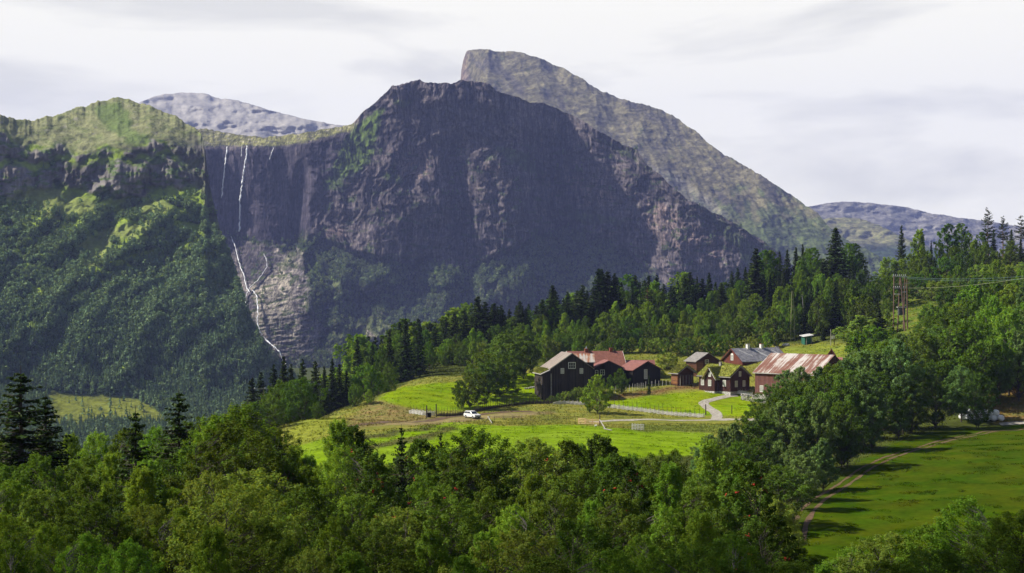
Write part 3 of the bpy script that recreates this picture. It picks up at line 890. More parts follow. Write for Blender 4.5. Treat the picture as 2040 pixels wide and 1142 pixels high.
    ra = np.exp(-((PX - prof([(470,590),(520,593),(560,603),(600,618),(640,630),(660,640),(690,620)], PY) + fbm(PX * 0, PY / 8, 3, 121) * 9) / (3.2 + 10 * sstep(600, 650, PY))) ** 2) * sstep(470, 490, PY) * (1 - sstep(655, 680, PY))
    C = mixa(C, ra * 0.8 * sstep(-0.4, 0.2, fbm(PX / 5, PY / 5, 3, 122)), np.array((0.28, 0.25, 0.25)))
    mead = pmask([[(690,640),(740,628),(780,650),(760,700),(690,690),(640,672)],[(560,510),(600,500),(590,530),(560,540)]], PX, PY, 3, 10)
    C = mixa(C, mead * 0.4, np.array((0.12, 0.15, 0.035)))
    ls = pmask([[(716,648),(722,648),(762,680),(745,684)]], PX, PY, 1, 3)
    C = mixa(C, ls * 0.8, np.array((0.20, 0.17, 0.16)))
    C = C * (1 + 0.25 * fbm(PX / 1.6, PY / 4, 2, 777))[..., None]
    return np.clip(C, 0.004, 1)
pxB = np.arange(330, 1722, 1.8)
oB, VB, PXB, PYB, DB = relief('mountain', pxB, rB, [(330,900),(1722,900)], [(330,2000),(600,2050),(1000,2060),(1400,2070),(1722,2100)], thB, colB, 430, ampB, 1.0, 2, 50, extra_d=extraB, mt='cliff_rock')

# ---- the bare summit behind, sloping down to the right
rC = [(840,230),(905,200),(917,165),(919,140),(923,118),(930,102),(942,98),(960,97),(985,102),(1015,103),(1040,105),(1080,118),(1120,135),(1160,158),(1200,183),(1240,198),(1280,207),(1320,220),(1360,243),(1385,262),(1420,292),(1440,305),(1480,328),(1520,352),(1560,378),(1600,404),(1635,432),(1655,455),(1680,474),(1740,505),(1850,560)]
def thC(PX, PY):
    return 37.0 + 16 * fbm(PX / 60 + PY / 90, PY / 40, 4, 131)
def ampC(PX, PY, D):
    u = PX * 0.80 - PY * 0.6; v = PX * 0.6 + PY * 0.8
    return -(fbm(u / 60, v / 110, 4, 132) * 34 + ridged(u / 26, v / 60, 4, 133) * 14 + fbm(PX / 7, PY / 5, 4, 134) * 5)
def colC(PX, PY, V):
    u = PX * 0.80 - PY * 0.6; v = PX * 0.6 + PY * 0.8
    C = np.array((0.150, 0.138, 0.082))[None, None, :] * (1 + 0.45 * fbm(PX / 8, PY / 6, 5, 135))[..., None]
    C = mixa(C, sstep(0.02, 0.34, fbm(u / 26, v / 60, 5, 136)) * 0.65, np.array((0.065, 0.06, 0.066)))
    C = mixa(C, sstep(0.0, 0.35, fbm(u / 18, v / 26, 4, 137) - 0.25 + 0.75 * sstep(330, 480, PY)) * 0.8, np.array((0.085, 0.11, 0.045)))
    C = mixa(C, sstep(0.2, 0.45, fbm(u / 9, v / 30, 4, 138)) * 0.45, np.array((0.22, 0.205, 0.155)))
    C = mixa(C, sstep(940, 922, PX) * (PY < 175) * 0.6, np.array((0.24, 0.17, 0.15)))
    C = mixa(C, sstep(395, 480, PY + 18 * fbm(u / 20, v / 20, 4, 139)) * 0.55, np.array((0.060, 0.09, 0.030)))
    C = mixa(C, pmask([[(1280,330),(1340,340),(1420,400),(1450,440),(1400,430),(1320,380)]], PX, PY, 4, 12) * 0.4, np.array((0.23, 0.225, 0.20)))
    return np.clip(C, 0.004, 1)
oC, VC, PXC, PYC, DC = relief('mountain', np.arange(830, 1852, 1.9), rC, [(830,640),(1852,640)], [(830,3300),(1300,3200),(1852,3000)], thC, colC, 300, ampC, 1.1, 3, 40, extra_d=lambda PX, PY: 420 * sstep(975, 915, PX), mt='fell_rock')

# ---- far fells
def far_fell(name, rng_, rd, base, dist, c0, c1, seed, th=22, rows=90, step=3.0, veg=None, cam_amp=1.0, mt='fell_rock'):
    def tf(PX, PY): return th + 8 * fbm(PX / 60, PY / 30, 3, seed)
    def am(PX, PY, D): return -(fbm(PX / 60, PY / 26, 4, seed + 1) * 120 + ridged(PX / 16, PY / 10, 4, seed + 2) * 16) * cam_amp
    def cf(PX, PY, V):
        C = np.array(c0)[None, None, :] * (1 + 0.35 * fbm(PX / 12, PY / 5, 5, seed + 3))[..., None]
        C = mixa(C, sstep(-0.1, 0.35, fbm(PX / 16, PY / 7, 5, seed + 4)) * 0.6, np.array(c1))
        if veg is not None:
            C = mixa(C, sstep(veg[0], veg[1], PY + 10 * fbm(PX / 20, PY / 10, 4, seed + 5)), np.array(veg[2]))
        return np.clip(C, 0.004, 1)
    return relief(name, np.arange(rng_[0], rng_[1], step), rd, [(rng_[0], base), (rng_[1], base)], [(rng_[0], dist), (rng_[1], dist)], tf, cf, rows, am, 0.6, seed, 25, mt=mt)
far_fell('mountain', (180, 860), [(180,262),(240,225),(270,208),(290,199),(303,193),(330,188),(365,184),(410,186),(422,192),(440,197),(475,200),(500,208),(540,220),(600,236),(650,245),(690,251),(760,262),(860,280)], 420, 4500, (0.33, 0.315, 0.31), (0.25, 0.24, 0.242), 150, mt='rock')
far_fell('hill', (1540, 2300), [(1540,425),(1620,410),(1650,404),(1690,402),(1740,405),(1800,412),(1850,424),(1900,432),(1960,440),(2040,452),(2150,470),(2300,470)], 640, 5000, (0.19, 0.182, 0.165), (0.115, 0.110, 0.105), 160, rows=120)
far_fell('hill', (1560, 2300), [(1560,470),(1620,442),(1650,435),(1680,433),(1712,435),(1745,446),(1790,468),(1830,486),(1880,500),(1960,520),(2100,540),(2300,540)], 680, 3700, (0.20, 0.195, 0.10), (0.095, 0.12, 0.04), 170, veg=(480, 500, (0.045, 0.07, 0.035)), rows=120, cam_amp=0.6)

# ---- falling water
def stream(name, label, pts, w, V, PX, PY, n=60, seed=0, gap=0.0, lift=20.0):
    pts = np.array(pts, float)
    s = np.concatenate([[0], np.cumsum(np.linalg.norm(np.diff(pts, axis=0), axis=1))])
    k = int(s[-1] / 1.6) + 2
    u = np.linspace(0, s[-1], k)
    x = np.interp(u, s, pts[:, 0]) + fbm(u / 7, u * 0, 3, 400 + seed) * 2.6; y = np.interp(u, s, pts[:, 1])
    ww = w * (0.30 + 1.05 * np.clip(fbm(u / 7, u * 0 + 3, 4, 410 + seed) * 1.5 + 0.45, 0.0, 1.5))
    ww[-1] *= 0.3; ww[0] *= 0.6
    VV = []; FQ = []
    dd = np.array([on_relief(V, PX, PY, a, b, lift).y for a, b in zip(x, y)])
    for _ in range(2): dd = np.minimum(dd, np.convolve(np.pad(dd, 2, 'edge'), np.ones(5) / 5, 'valid') + 0.1)
    tn = np.gradient(np.stack([x, y], 1), axis=0); tn /= np.linalg.norm(tn, axis=1)[:, None]
    for i in range(k):
        nx, ny = -tn[i, 1], tn[i, 0]
        for j, (o, f) in enumerate(((-1, 0), (-0.4, 2.5), (0.4, 2.5), (1, 0), (0, -6))):
            p = P(x[i] + nx * o * ww[i] / 2, y[i] + ny * o * ww[i] / 2, dd[i] - f)
            VV.append(p)
    for i in range(k - 1):
        for j in range(5):
            a = i * 5 + j; b = i * 5 + (j + 1) % 5
            FQ.append((a, b, b + 5, a + 5))
    o = obj(name, np_mesh(name, np.array([tuple(v) for v in VV]), np.array(FQ), M['water'], True))
    o['kind'] = 'structure'
    if label: o['label'] = label
    return o
B_ = (VB, PXB, PYB)
stream('waterfall', 'thinner left waterfall down the dark cliff', [(453,292),(449,320),(446,350),(443,375),(442,395)], 2.6, *B_, seed=1)
stream('waterfall', 'long white right waterfall down the dark cliff', [(492,290),(491,310),(486,340),(482,370),(478,400),(478,430),(477,462)], 3.6, *B_, seed=2)
stream('waterfall', 'faint short trickle at the lip of the cliff', [(545,294),(540,308),(537,318)], 1.4, *B_, seed=3)
stream('waterfall', 'faint trickle beside the long waterfall', [(482,292),(480,312)], 1.2, *B_, seed=5)
stream('stream', 'white stream down the left side of the gully', [(460,471),(468,490),(472,505),(478,530),(486,548),(490,570),(497,582)], 1.9, *B_, seed=6)
stream('stream', 'white stream down the right side of the gully', [(526,505),(531,520),(533,530),(526,540),(520,550),(512,560),(498,572),(492,585)], 1.2, *B_, seed=7)
stream('stream', 'thin stream left of the bare slabs', [(492,582),(489,595),(491,612)], 1.8, *B_, seed=8)
stream('stream', 'white stream over the bare slabs', [(502,578),(511,588),(513,605),(514,625),(512,640),(516,655),(522,668)], 2.4, *B_, seed=9)
stream('stream', 'stream leaving the gully above the spruces', [(524,670),(536,683),(550,694),(557,702),(562,712),(572,732),(578,745)], 3.2, *B_, seed=10)

# ---- the woods on the far slopes: uncountable, one object each
def far_woods(name, V, PX, PY, dens_f, n, seed, hmin=7, hmax=13, conif=0.5, tone=1.0):
    rng = np.random.default_rng(seed)
    A = np.linalg.norm(np.cross(V[1:, :-1] - V[:-1, :-1], V[:-1, 1:] - V[:-1, :-1]), axis=-1)
    A = np.minimum(A, np.percentile(A, 98))
    w = A * np.clip(dens_f(PX[:-1, :-1], PY[:-1, :-1]), 0, 1)
    w = w.ravel() / w.sum()
    k = rng.choice(len(w), n, p=w)
    i, j = np.unravel_index(k, A.shape)
    u = rng.random((n, 1)); v = rng.random((n, 1))
    B0 = V[i, j] * (1 - u) * (1 - v) + V[i + 1, j] * u * (1 - v) + V[i, j + 1] * (1 - u) * v + V[i + 1, j + 1] * u * v
    px = PX[i, j]; py = PY[i, j]
    con = rng.random(n) < np.clip(conif(px, py) if callable(conif) else conif, 0, 1)
    h = rng.uniform(hmin, hmax, n) * np.where(con, 1.15, 0.85)
    VV = []; FF = []; CC = []
    base = 0
    # conifers: ragged tiers of drooping triangles; broadleaves: a lumpy cloud of leaf clumps
    for flag, K in ((True, 18), (False, 22)):
        s = con == flag
        m_ = int(s.sum())
        if not m_: continue
        b = B0[s][:, None, :]; hh = h[s][:, None]
        if flag:
            t = (np.arange(K) / K)[None, :] + rng.normal(0, 0.02, (m_, K))
            az = rng.uniform(0, 2 * np.pi, (m_, K))
            r = hh * 0.20 * (1.02 - t) * rng.uniform(0.7, 1.25, (m_, K))
            z = hh * (0.06 + 0.9 * t)
            c = np.stack([np.cos(az), np.sin(az)], -1); tn = np.stack([-c[..., 1], c[..., 0]], -1)
            top = np.concatenate([c * 0.0, (z + hh * 0.14)[..., None]], -1)
            sp = (r * 0.62 + 0.12)[..., None]
            l = np.concatenate([c * r[..., None] + tn * sp, (z - hh * 0.03)[..., None]], -1)
            rr = np.concatenate([c * r[..., None] - tn * sp, (z - hh * 0.03)[..., None]], -1)
            q = np.stack([top, l, rr], 2) + b[:, :, None, :]
            col0 = np.array((0.55, 0.64, 0.66))
        else:
            d = rng.normal(0, 1, (m_, K, 3)); d /= np.linalg.norm(d, axis=-1, keepdims=True)
            rad = rng.uniform(0.55, 1.0, (m_, K, 1))
            wd = rng.uniform(0.24, 0.36, (m_, 1, 1))
            ctr = d * rad * np.concatenate([np.ones((m_, 1, 1)) * wd, np.ones((m_, 1, 1)) * wd, np.ones((m_, 1, 1)) * 0.42], -1) * hh[..., None]
            ctr[..., 2] += hh * 0.52
            nr = d + rng.normal(0, 0.5, d.shape); nr /= np.linalg.norm(nr, axis=-1, keepdims=True)
            a = np.cross(nr, rng.normal(0, 1, d.shape)); a /= np.linalg.norm(a, axis=-1, keepdims=True)
            bb = np.cross(nr, a)
            sz = (hh * rng.uniform(0.13, 0.22, (m_, K)))[..., None]
            q = np.stack([ctr + a * sz, ctr + (-0.5 * a + 0.87 * bb) * sz, ctr + (-0.5 * a - 0.87 * bb) * sz], 2) + b[:, :, None, :]
            col0 = np.array((0.92, 1.0, 0.98))
        tint = rng.uniform(0.78, 1.22, (m_, 1, 1, 1)) * rng.uniform(0.9, 1.1, (m_, K, 1, 1))
        yel = 1 + rng.uniform(-0.1, 0.3, (m_, 1, 1, 1)) * np.array((1, 0.5, 0.0))
        col = np.broadcast_to(col0 * tint * yel * tone, q.shape)
        VV.append(q.reshape(-1, 3)); CC.append(col.reshape(-1, 3))
        FF.append(np.arange(q.size // 3).reshape(-1, 3) + base); base += q.size // 3
    me = np_mesh(name, np.concatenate(VV), np.concatenate(FF), M['far_leaf'], False, np.concatenate(CC))
    return tag(obj(name, me), kind='stuff')
def dA(PX, PY):
    y0 = prof([(-400,440),(0,405),(60,385),(160,390),(240,410),(310,395),(400,380),(420,400)], PX)
    k = sstep(-10, 40, PY - y0)
    k = k * np.clip(0.45 + 1.0 * fbm(PX / 45, PY / 22, 4, 64) * -2.0 + 0.55 * sstep(480, 640, PY), 0.03, 1)
    med = pmask([[(150,490),(215,452),(300,440),(300,465),(230,480),(200,530),(165,520)],[(0,400),(40,375),(75,370),(150,385),(215,415),(150,430),(90,450),(70,410)],[(270,410),(330,400),(345,420),(290,435)]], PX, PY, 2, 10)
    fl = pmask([[(88,800),(105,781),(180,788),(260,790),(310,815),(345,845),(60,850),(100,830)]], PX, PY, 1, 5)
    up = 0.05 * sstep(300, 320, PY) * sstep(0.0, 0.25, fbm(PX / 30, PY / 9, 4, 66)) * (thA(PX, PY) > 45)
    eg = pmask([[(372,268),(420,270),(430,400),(452,480),(436,480),(412,420),(395,350)]], PX, PY, 2, 9)
    k = k * (1 - 0.85 * eg)
    return (k * (1 - med * 0.93) * (1 - fl * 0.97) + up)
far_woods('forest', VA, PXA, PYA, dA, 40000, 5, 4.0, 8.5, lambda px, py: 0.12 + 0.62 * sstep(560, 720, py + 26 * fbm(px / 40, py / 40, 3, 501)), 1.75)
def dB(PX, PY):
    b0 = prof(ycB, PX)
    k = sstep(-12, 25, PY - b0)
    g = pmask(gully, PX, PY, 2, 5)
    led = sstep(0.20, 0.36, fbm(PX / 34 + PY / 40, PY / 10 - PX / 110, 4, 112)) * (PX > 640) * (PY > 300) * 0.10
    k = k * np.clip(0.65 - 1.1 * sstep(0.05, 0.35, fbm(PX / 40, PY / 18, 4, 109)) * 0.6, 0.05, 1) * (1 - 0.96 * g) + led
    ra = np.exp(-((PX - prof([(470,590),(520,593),(560,603),(600,618),(640,630),(690,620)], PY)) / 6) ** 2)
    ls = pmask([[(690,640),(740,628),(780,650),(760,700),(690,690),(640,672)]], PX, PY, 3, 10)
    return k * (1 - 0.9 * ra) * (1 - 0.75 * ls)
far_woods('forest', VB, PXB, PYB, dB, 22000, 6, 6, 12, lambda px, py: 0.10 + 0.5 * sstep(600, 720, py + 26 * fbm(px / 40, py / 40, 3, 502)), 1.4)

# ---- the air of the valley
def box_mesh(name, x0, x1, y0, y1, z0, z1, m_):
    V = np.array([(x, y, z) for z in (z0, z1) for y in (y0, y1) for x in (x0, x1)], float)
    FQ = np.array([(0, 2, 3, 1), (4, 5, 7, 6), (0, 1, 5, 4), (2, 6, 7, 3), (0, 4, 6, 2), (1, 3, 7, 5)])
    return np_mesh(name, V, FQ, m_)
m, t = mat('haze')
pv = N(t, 'ShaderNodeVolumePrincipled')
pv.inputs['Color'].default_value = (0.41, 0.49, 1.0, 1)
pv.inputs['Density'].default_value = HAZE = 0.000068
pv.inputs['Anisotropy'].default_value = 0.0
o_ = N(t, 'ShaderNodeOutputMaterial')
L(t, pv.outputs[0], o_.inputs['Volume'])
zmax = max(v[..., 2].max() for _, _, _, v in RELIEF.values())
zmin = min(GZ.min(), -131)
hz = obj('haze', box_mesh('haze', -5300, 5300, -1300, 7700, zmin - 25, 1100, m))
tag(hz, kind='stuff')
print('ZMAX', zmax, 'zmin', zmin, 'DA', DA.max(), 'DB', DB[-1].max(), DB[:, 0].max(), 'DC', DC.min(), DC.max())
# ------------------------------------------------------------------ trees
def tubes(paths, sides=5):
    """paths: list of (points (k,3), radii (k,)) -> verts, quads"""
    VV = []; FF = []; b = 0
    ang = np.arange(sides) / sides * 2 * np.pi
    for p, r in paths:
        p = np.asarray(p, float); r = np.asarray(r, float)
        k = len(p)
        t = np.gradient(p, axis=0); t /= np.linalg.norm(t, axis=1)[:, None] + 1e-9
        up = np.where(np.abs(t[:, 2:3]) > 0.9, np.array([[1., 0, 0]]), np.array([[0, 0, 1.]]))
        a = np.cross(t, up); a /= np.linalg.norm(a, axis=1)[:, None]
        c = np.cross(t, a)
        ring = p[:, None, :] + (a[:, None, :] * np.cos(ang)[None, :, None] + c[:, None, :] * np.sin(ang)[None, :, None]) * r[:, None, None]
        VV.append(ring.reshape(-1, 3))
        i = np.arange(k - 1)[:, None] * sides; j = np.arange(sides)[None, :]; j2 = (j + 1) % sides
        FF.append(np.stack([i + j, i + j2, i + sides + j2, i + sides + j], -1).reshape(-1, 4) + b)
        b += k * sides
    return np.concatenate(VV), np.concatenate(FF)

def unit(v):
    return v / (np.linalg.norm(v, axis=-1, keepdims=True) + 1e-9)

def leaves(ctr, nrm, size, rng, aspect=0.62):
    n = len(ctr)
    nrm = unit(nrm)
    a = unit(np.cross(nrm, rng.normal(0, 1, (n, 3)))); b = np.cross(nrm, a)
    s = size[:, None]
    q = np.stack([ctr - a * s * 0.5, ctr + b * s * 0.5 * aspect, ctr + a * s * 0.5, ctr - b * s * 0.5 * aspect], 1)
    return q.reshape(-1, 3), np.arange(n * 4).reshape(-1, 4)

def envelope(kind, t):
    """crown radius (0..1) against height fraction of the crown"""
    if kind == 'round': return np.sqrt(np.clip(1 - (2 * t - 0.95) ** 2 * 0.98, 0.02, 1))
    if kind == 'oval': return np.clip(np.sin(np.pi * np.clip(t * 0.88 + 0.12, 0, 1)) ** 0.75, 0.05, 1)
    if kind == 'cone': return np.clip((1.04 - t) ** 0.75 * np.minimum(1, 0.55 + t * 2.2), 0.04, 1)
    return np.clip((1 - t) ** 0.5 * np.minimum(1, 0.45 + 1.6 * t), 0.05, 1)

def broadleaf(name, seed, H, R, z0, env, nl, nleaf, lsize, leafm, barkm, lump=(0.45, 0.95), flat=0.75, droop=0.0, trunk_r=0.13, berries=0, stems=1, pale=0.0, updir=0.45, spray=0.6):
    rng = np.random.default_rng(seed)
    paths = []; lumps = []
    stem_pts = []
    for s in range(stems):
        k = 9
        z = np.linspace(0, H * 0.86, k)
        a0 = rng.uniform(0, 6.28)
        lean = (0.0 if stems == 1 else 0.55) * R
        x = np.cos(a0) * lean * (z / H) + np.cumsum(rng.normal(0, 0.07 * H / 10, k)); y = np.sin(a0) * lean * (z / H) + np.cumsum(rng.normal(0, 0.07 * H / 10, k))
        x -= x[0]; y -= y[0]
        if stems > 1: x += np.cos(a0) * 0.25; y += np.sin(a0) * 0.25
        p = np.stack([x, y, z], 1); p[0, 2] = -0.6
        r = trunk_r * (1 - 0.86 * z / (H * 0.86)) * (0.75 if stems > 1 else 1)
        r[0] *= 1.35
        paths.append((p, r)); stem_pts.append((p, r))
    # lumps of foliage inside an irregular envelope
    lob = rng.uniform(0, 6.28, 4)
    for i in range(nl):
        t = (i + rng.random()) / nl
        t = t ** 0.9
        az = i * 2.39996 + rng.normal(0, 0.4)
        irr = 1 + 0.17 * math.sin(2 * az + lob[0]) + 0.15 * math.sin(3 * az + lob[1] + 4 * t) + 0.14 * math.sin(9 * t + lob[2] + az)
        rad = R * envelope(env, t) * irr * (rng.random() ** 0.42)
        c = np.array([math.cos(az) * rad, math.sin(az) * rad, z0 * H + (1 - z0) * H * t * 0.97])
        lr = rng.uniform(*lump) * (0.65 + 0.45 * envelope(env, t))
        lumps.append((c, lr))
        p, r = stem_pts[i % stems]
        zb = max(c[2] - rad * rng.uniform(0.55, 1.05) - 0.4, H * 0.05)
        zb = min(zb, p[-1, 2])
        b = np.array([np.interp(zb, p[:, 2], p[:, 0]), np.interp(zb, p[:, 2], p[:, 1]), zb])
        rb = np.interp(zb, p[:, 2], r) * 0.45
        if i % 2 == 0 or rad > R * 0.4:
            u = np.linspace(0, 1, 5)[:, None]
            mid = b + (c - b) * u; mid[:, 2] += np.sin(u[:, 0] * np.pi) * -0.12 * rad * (1 if droop == 0 else -0.6)
            mid += rng.normal(0, 0.05, mid.shape) * (u > 0) * (u < 1)
            paths.append((mid, rb * (1 - u[:, 0] * 0.85) + 0.008))
    V, FQ = tubes(paths, 5)
    trunk = np_mesh(name + '_trunk', V, FQ, barkm, True)
    C = np.array([c for c, _ in lumps]); LR = np.array([l for _, l in lumps])
    w = LR ** 2; w /= w.sum()
    k = rng.choice(len(C), nleaf, p=w)
    d = unit(rng.normal(0, 1, (nleaf, 3)))
    rr = (rng.random((nleaf, 1)) ** 0.45) * LR[k][:, None]
    ax = C.copy(); ax[:, 2] = 0; ax = unit(ax) * (0.75 + 0.3 * rng.random((len(C), 1))); ax[:, 2] = rng.uniform(0.25, 1.25, len(C)); ax = unit(ax + rng.normal(0, 0.25, ax.shape))
    us = rng.random((nleaf, 1)) ** 0.8
    off = d * rr * (1 - us * (0.35 + 0.5 * spray))
    off[:, 2] *= flat
    off += ax[k] * us * LR[k][:, None] * (0.3 + 1.5 * spray)
    ctr = C[k] + off
    if droop:
        ctr[:, 2] -= droop * rng.random(nleaf) ** 1.5 * LR[k]
    out = ctr.copy(); out[:, 2] -= H * 0.45; out = unit(out)
    nrm = d * 0.5 + out * 0.25 + np.array([0, 0, updir]) + rng.normal(0, 0.45, (nleaf, 3))
    sz = lsize * rng.uniform(0.65, 1.3, nleaf)
    q, f = leaves(ctr, nrm, sz, rng)
    lt = rng.uniform(0.82, 1.2, len(C))[k] * rng.uniform(0.82, 1.2, nleaf)
    hue = np.stack([lt * rng.uniform(0.9, 1.2, nleaf), lt, lt * rng.uniform(0.7, 1.2, nleaf)], 1)
    if pale:
        s = rng.random(nleaf) < pale
        hue[s] *= np.array([1.7, 1.45, 2.6])
    crown = np_mesh(name + '_crown', q, f, leafm, False, np.repeat(hue, 4, axis=0))
    out_ = {'trunk': trunk, 'crown': crown}
    if berries:
        kk = rng.choice(len(C), berries); dd = unit(rng.normal(0, 1, (berries, 3)) + np.array([0, -0.3, 0.5]))
        bc = C[kk] + dd * LR[kk][:, None] * np.array([1.0, 1.0, flat]) * 1.02
        oc = np.array([(1,0,0),(-1,0,0),(0,1,0),(0,-1,0),(0,0,1),(0,0,-1)], float)
        of = np.array([(0,2,4),(2,1,4),(1,3,4),(3,0,4),(2,0,5),(1,2,5),(3,1,5),(0,3,5)])
        for q_, c in enumerate(bc):
            VV = []; FF = []
            for n_b in range(9):
                cc = c + rng.normal(0, 0.06, 3) * np.array([1, 1, 0.7])
                VV.append(cc + oc * 0.05); FF.append(of + n_b * 6)
            out_['berry_cluster|%d' % q_] = np_mesh(name + '_berries', np.concatenate(VV), np.concatenate(FF), M['berry'], True)
    return out_

def spruce(name, seed, H, R, nwh, per, lsize, leafm, barkm, z0=0.04, detail=10, droop=0.35, power=0.9, bare=0.0, gap=0.0):
    rng = np.random.default_rng(seed)
    k = 7
    z = np.linspace(-0.5, H, k)
    tp = np.stack([rng.normal(0, 0.03, k), rng.normal(0, 0.03, k), z], 1)
    paths = [(tp, 0.018 * H * (1 - np.clip(z, 0, H) / H * 0.95))]
    cs = []; ns = []; sz = []; tt = []
    for i in range(nwh):
        t = (i + rng.uniform(-0.25, 0.25)) / nwh
        t = max(0, t)
        zz0 = H * (z0 + (0.985 - z0) * t)
        rad0 = R * (1 - t) ** power * (0.75 + 0.25 * min(1, t * 6)) + 0.10
        n = max(4, int(per * (1 - 0.5 * t)))
        a0 = rng.uniform(0, 6.28)
        for j in range(n):
            if rng.random() < gap: continue
            az = a0 + j / n * 6.283 + rng.normal(0, 0.30)
            zz = min(zz0 + rng.uniform(-0.5, 0.5) * H / nwh * 1.3, H * 0.99)
            ln = rad0 * rng.uniform(0.62, 1.22)
            dv = np.array([math.cos(az), math.sin(az)])
            m_ = max(3, int(detail * ln / R) + 2)
            u = np.linspace(0.10 if bare == 0 else bare, 1, m_)
            dz = -droop * ln * u ** 1.2 + 0.30 * ln * np.clip(u - 0.6, 0, 1) ** 1.0 + (0.45 * t) * ln * u
            pts = np.stack([dv[0] * ln * u, dv[1] * ln * u, zz + dz], 1)
            if ln > 0.6:
                bp = np.array([[0, 0, zz], [dv[0] * ln * 0.5, dv[1] * ln * 0.5, zz + dz[len(dz) // 2]], [dv[0] * ln * 0.95, dv[1] * ln * 0.95, zz + dz[-1]]])
                paths.append((bp, np.array([0.012, 0.008, 0.003]) * H * 0.22))
            side = np.array([-dv[1], dv[0], 0.0])
            wdt = (1 - u * 0.75) * ln * 0.34
            reps = 4
            for r_ in range(reps):
                o = rng.uniform(-1, 1, m_) * wdt
                c = pts + side * o[:, None]
                c[:, 2] -= np.abs(o) * 0.25 + rng.uniform(0, 0.16, m_) * lsize * 2
                cs.append(c)
                ns.append(np.tile(np.array([dv[0] * 0.35, dv[1] * 0.35, 0.75]), (m_, 1)) + rng.normal(0, 0.42, (m_, 3)))
                sz.append(lsize * rng.uniform(0.7, 1.3, m_) * (0.75 + 0.25 * (1 - t)))
                tt.append(0.75 + 0.5 * u * rng.uniform(0.8, 1.2))
    ctr = np.concatenate(cs); nr = np.concatenate(ns); s = np.concatenate(sz); tv = np.concatenate(tt)
    q, f = leaves(ctr, nr, s, rng, 0.5)
    tv = tv * rng.uniform(0.7, 1.35, len(tv))
    hue = np.stack([tv * rng.uniform(0.9, 1.15, len(tv)), tv, tv * 0.95], 1)
    V, FQ = tubes(paths, 5)
    return {'trunk': np_mesh(name + '_trunk', V, FQ, barkm, True),
            'crown': np_mesh(name + '_crown', q, f, leafm, False, np.repeat(hue, 4, axis=0))}

PROTO = {}
def reg(kind, lod, H, Rr, meshes):
    PROTO.setdefault((kind, lod), []).append((H, Rr, meshes))
# near (under about 170 m)
for i in range(4):
    reg('birch', 'near', 10, 2.7, broadleaf('birch', 100 + i, 10, 2.5, 0.10, 'oval' if i % 2 else 'cone', 260, 44000, 0.105, M['birch_leaf'], M['birch_bark'], (0.28, 0.58), 0.95, 0.8, 0.10, stems=1 + i % 2))
for i in range(3):
    reg('alder', 'near', 10, 3.0, broadleaf('alder', 120 + i, 10, 2.9, 0.08, 'round' if i else 'oval', 230, 38000, 0.12, M['alder_leaf'], M['bark'], (0.32, 0.68), 0.8, 0.2, 0.12, stems=2))
for i in range(2):
    reg('rowan', 'near', 9, 2.4, broadleaf('rowan', 140 + i, 9, 2.3, 0.12, 'oval', 180, 26000, 0.125, M['rowan_leaf'], M['bark'], (0.3, 0.55), 0.7, 0.3, 0.09, berries=14, stems=2))
for i in range(2):
    reg('willow', 'near', 8, 2.8, broadleaf('willow', 150 + i, 8, 2.8, 0.05, 'round', 230, 34000, 0.11, M['dry_leaf'], M['bark'], (0.28, 0.55), 0.9, 0.3, 0.08, stems=3))
for i in range(3):
    reg('spruce', 'near', 12, 2.5, spruce('spruce', 160 + i, 12, 2.7, 34, 13, 0.30, M['spruce_needle'], M['bark'], 0.03, 14, 0.42, 0.85, gap=0.12))
# middle (170 - 330 m)
for i in range(4):
    reg('aspen', 'mid', 11, 2.8, broadleaf('aspen', 200 + i, 11, 2.7, 0.16 + 0.06 * (i % 2), 'oval' if i % 2 else 'cone', 170, 20000, 0.20, M['aspen_leaf'], M['bark'], (0.35, 0.75), 1.1, 0.0, 0.12, stems=1, pale=0.05))
for i in range(2):
    reg('alder', 'mid', 10, 3.2, broadleaf('alder', 210 + i, 10, 3.1, 0.08, 'round', 140, 16000, 0.21, M['alder_leaf'], M['bark'], (0.42, 0.9), 0.85, 0.1, 0.12, stems=2))
for i in range(2):
    reg('birch', 'mid', 10, 2.6, broadleaf('birch', 220 + i, 10, 2.5, 0.14, 'oval', 110, 12000, 0.23, M['birch_leaf'], M['birch_bark'], (0.42, 0.85), 1.0, 0.8, 0.10))
for i in range(2):
    reg('bright', 'mid', 9, 3.8, broadleaf('maple', 230 + i, 9, 3.7, 0.05, 'round', 150, 14000, 0.27, M['bright_leaf'], M['bark'], (0.6, 1.1), 0.85, 0.0, 0.14, stems=2))
for i in range(2):
    reg('spruce', 'mid', 13, 2.3, spruce('spruce', 240 + i, 13, 2.4, 34, 11, 0.40, M['spruce_needle'], M['bark'], 0.02, 8, 0.35, 0.85, gap=0.08))
for i in range(2):
    reg('willow', 'mid', 6, 2.6, broadleaf('willow', 250 + i, 6, 2.6, 0.03, 'round', 80, 7500, 0.24, M['dry_leaf'], M['bark'], (0.4, 0.8), 0.9, 0.2, 0.07, stems=3))
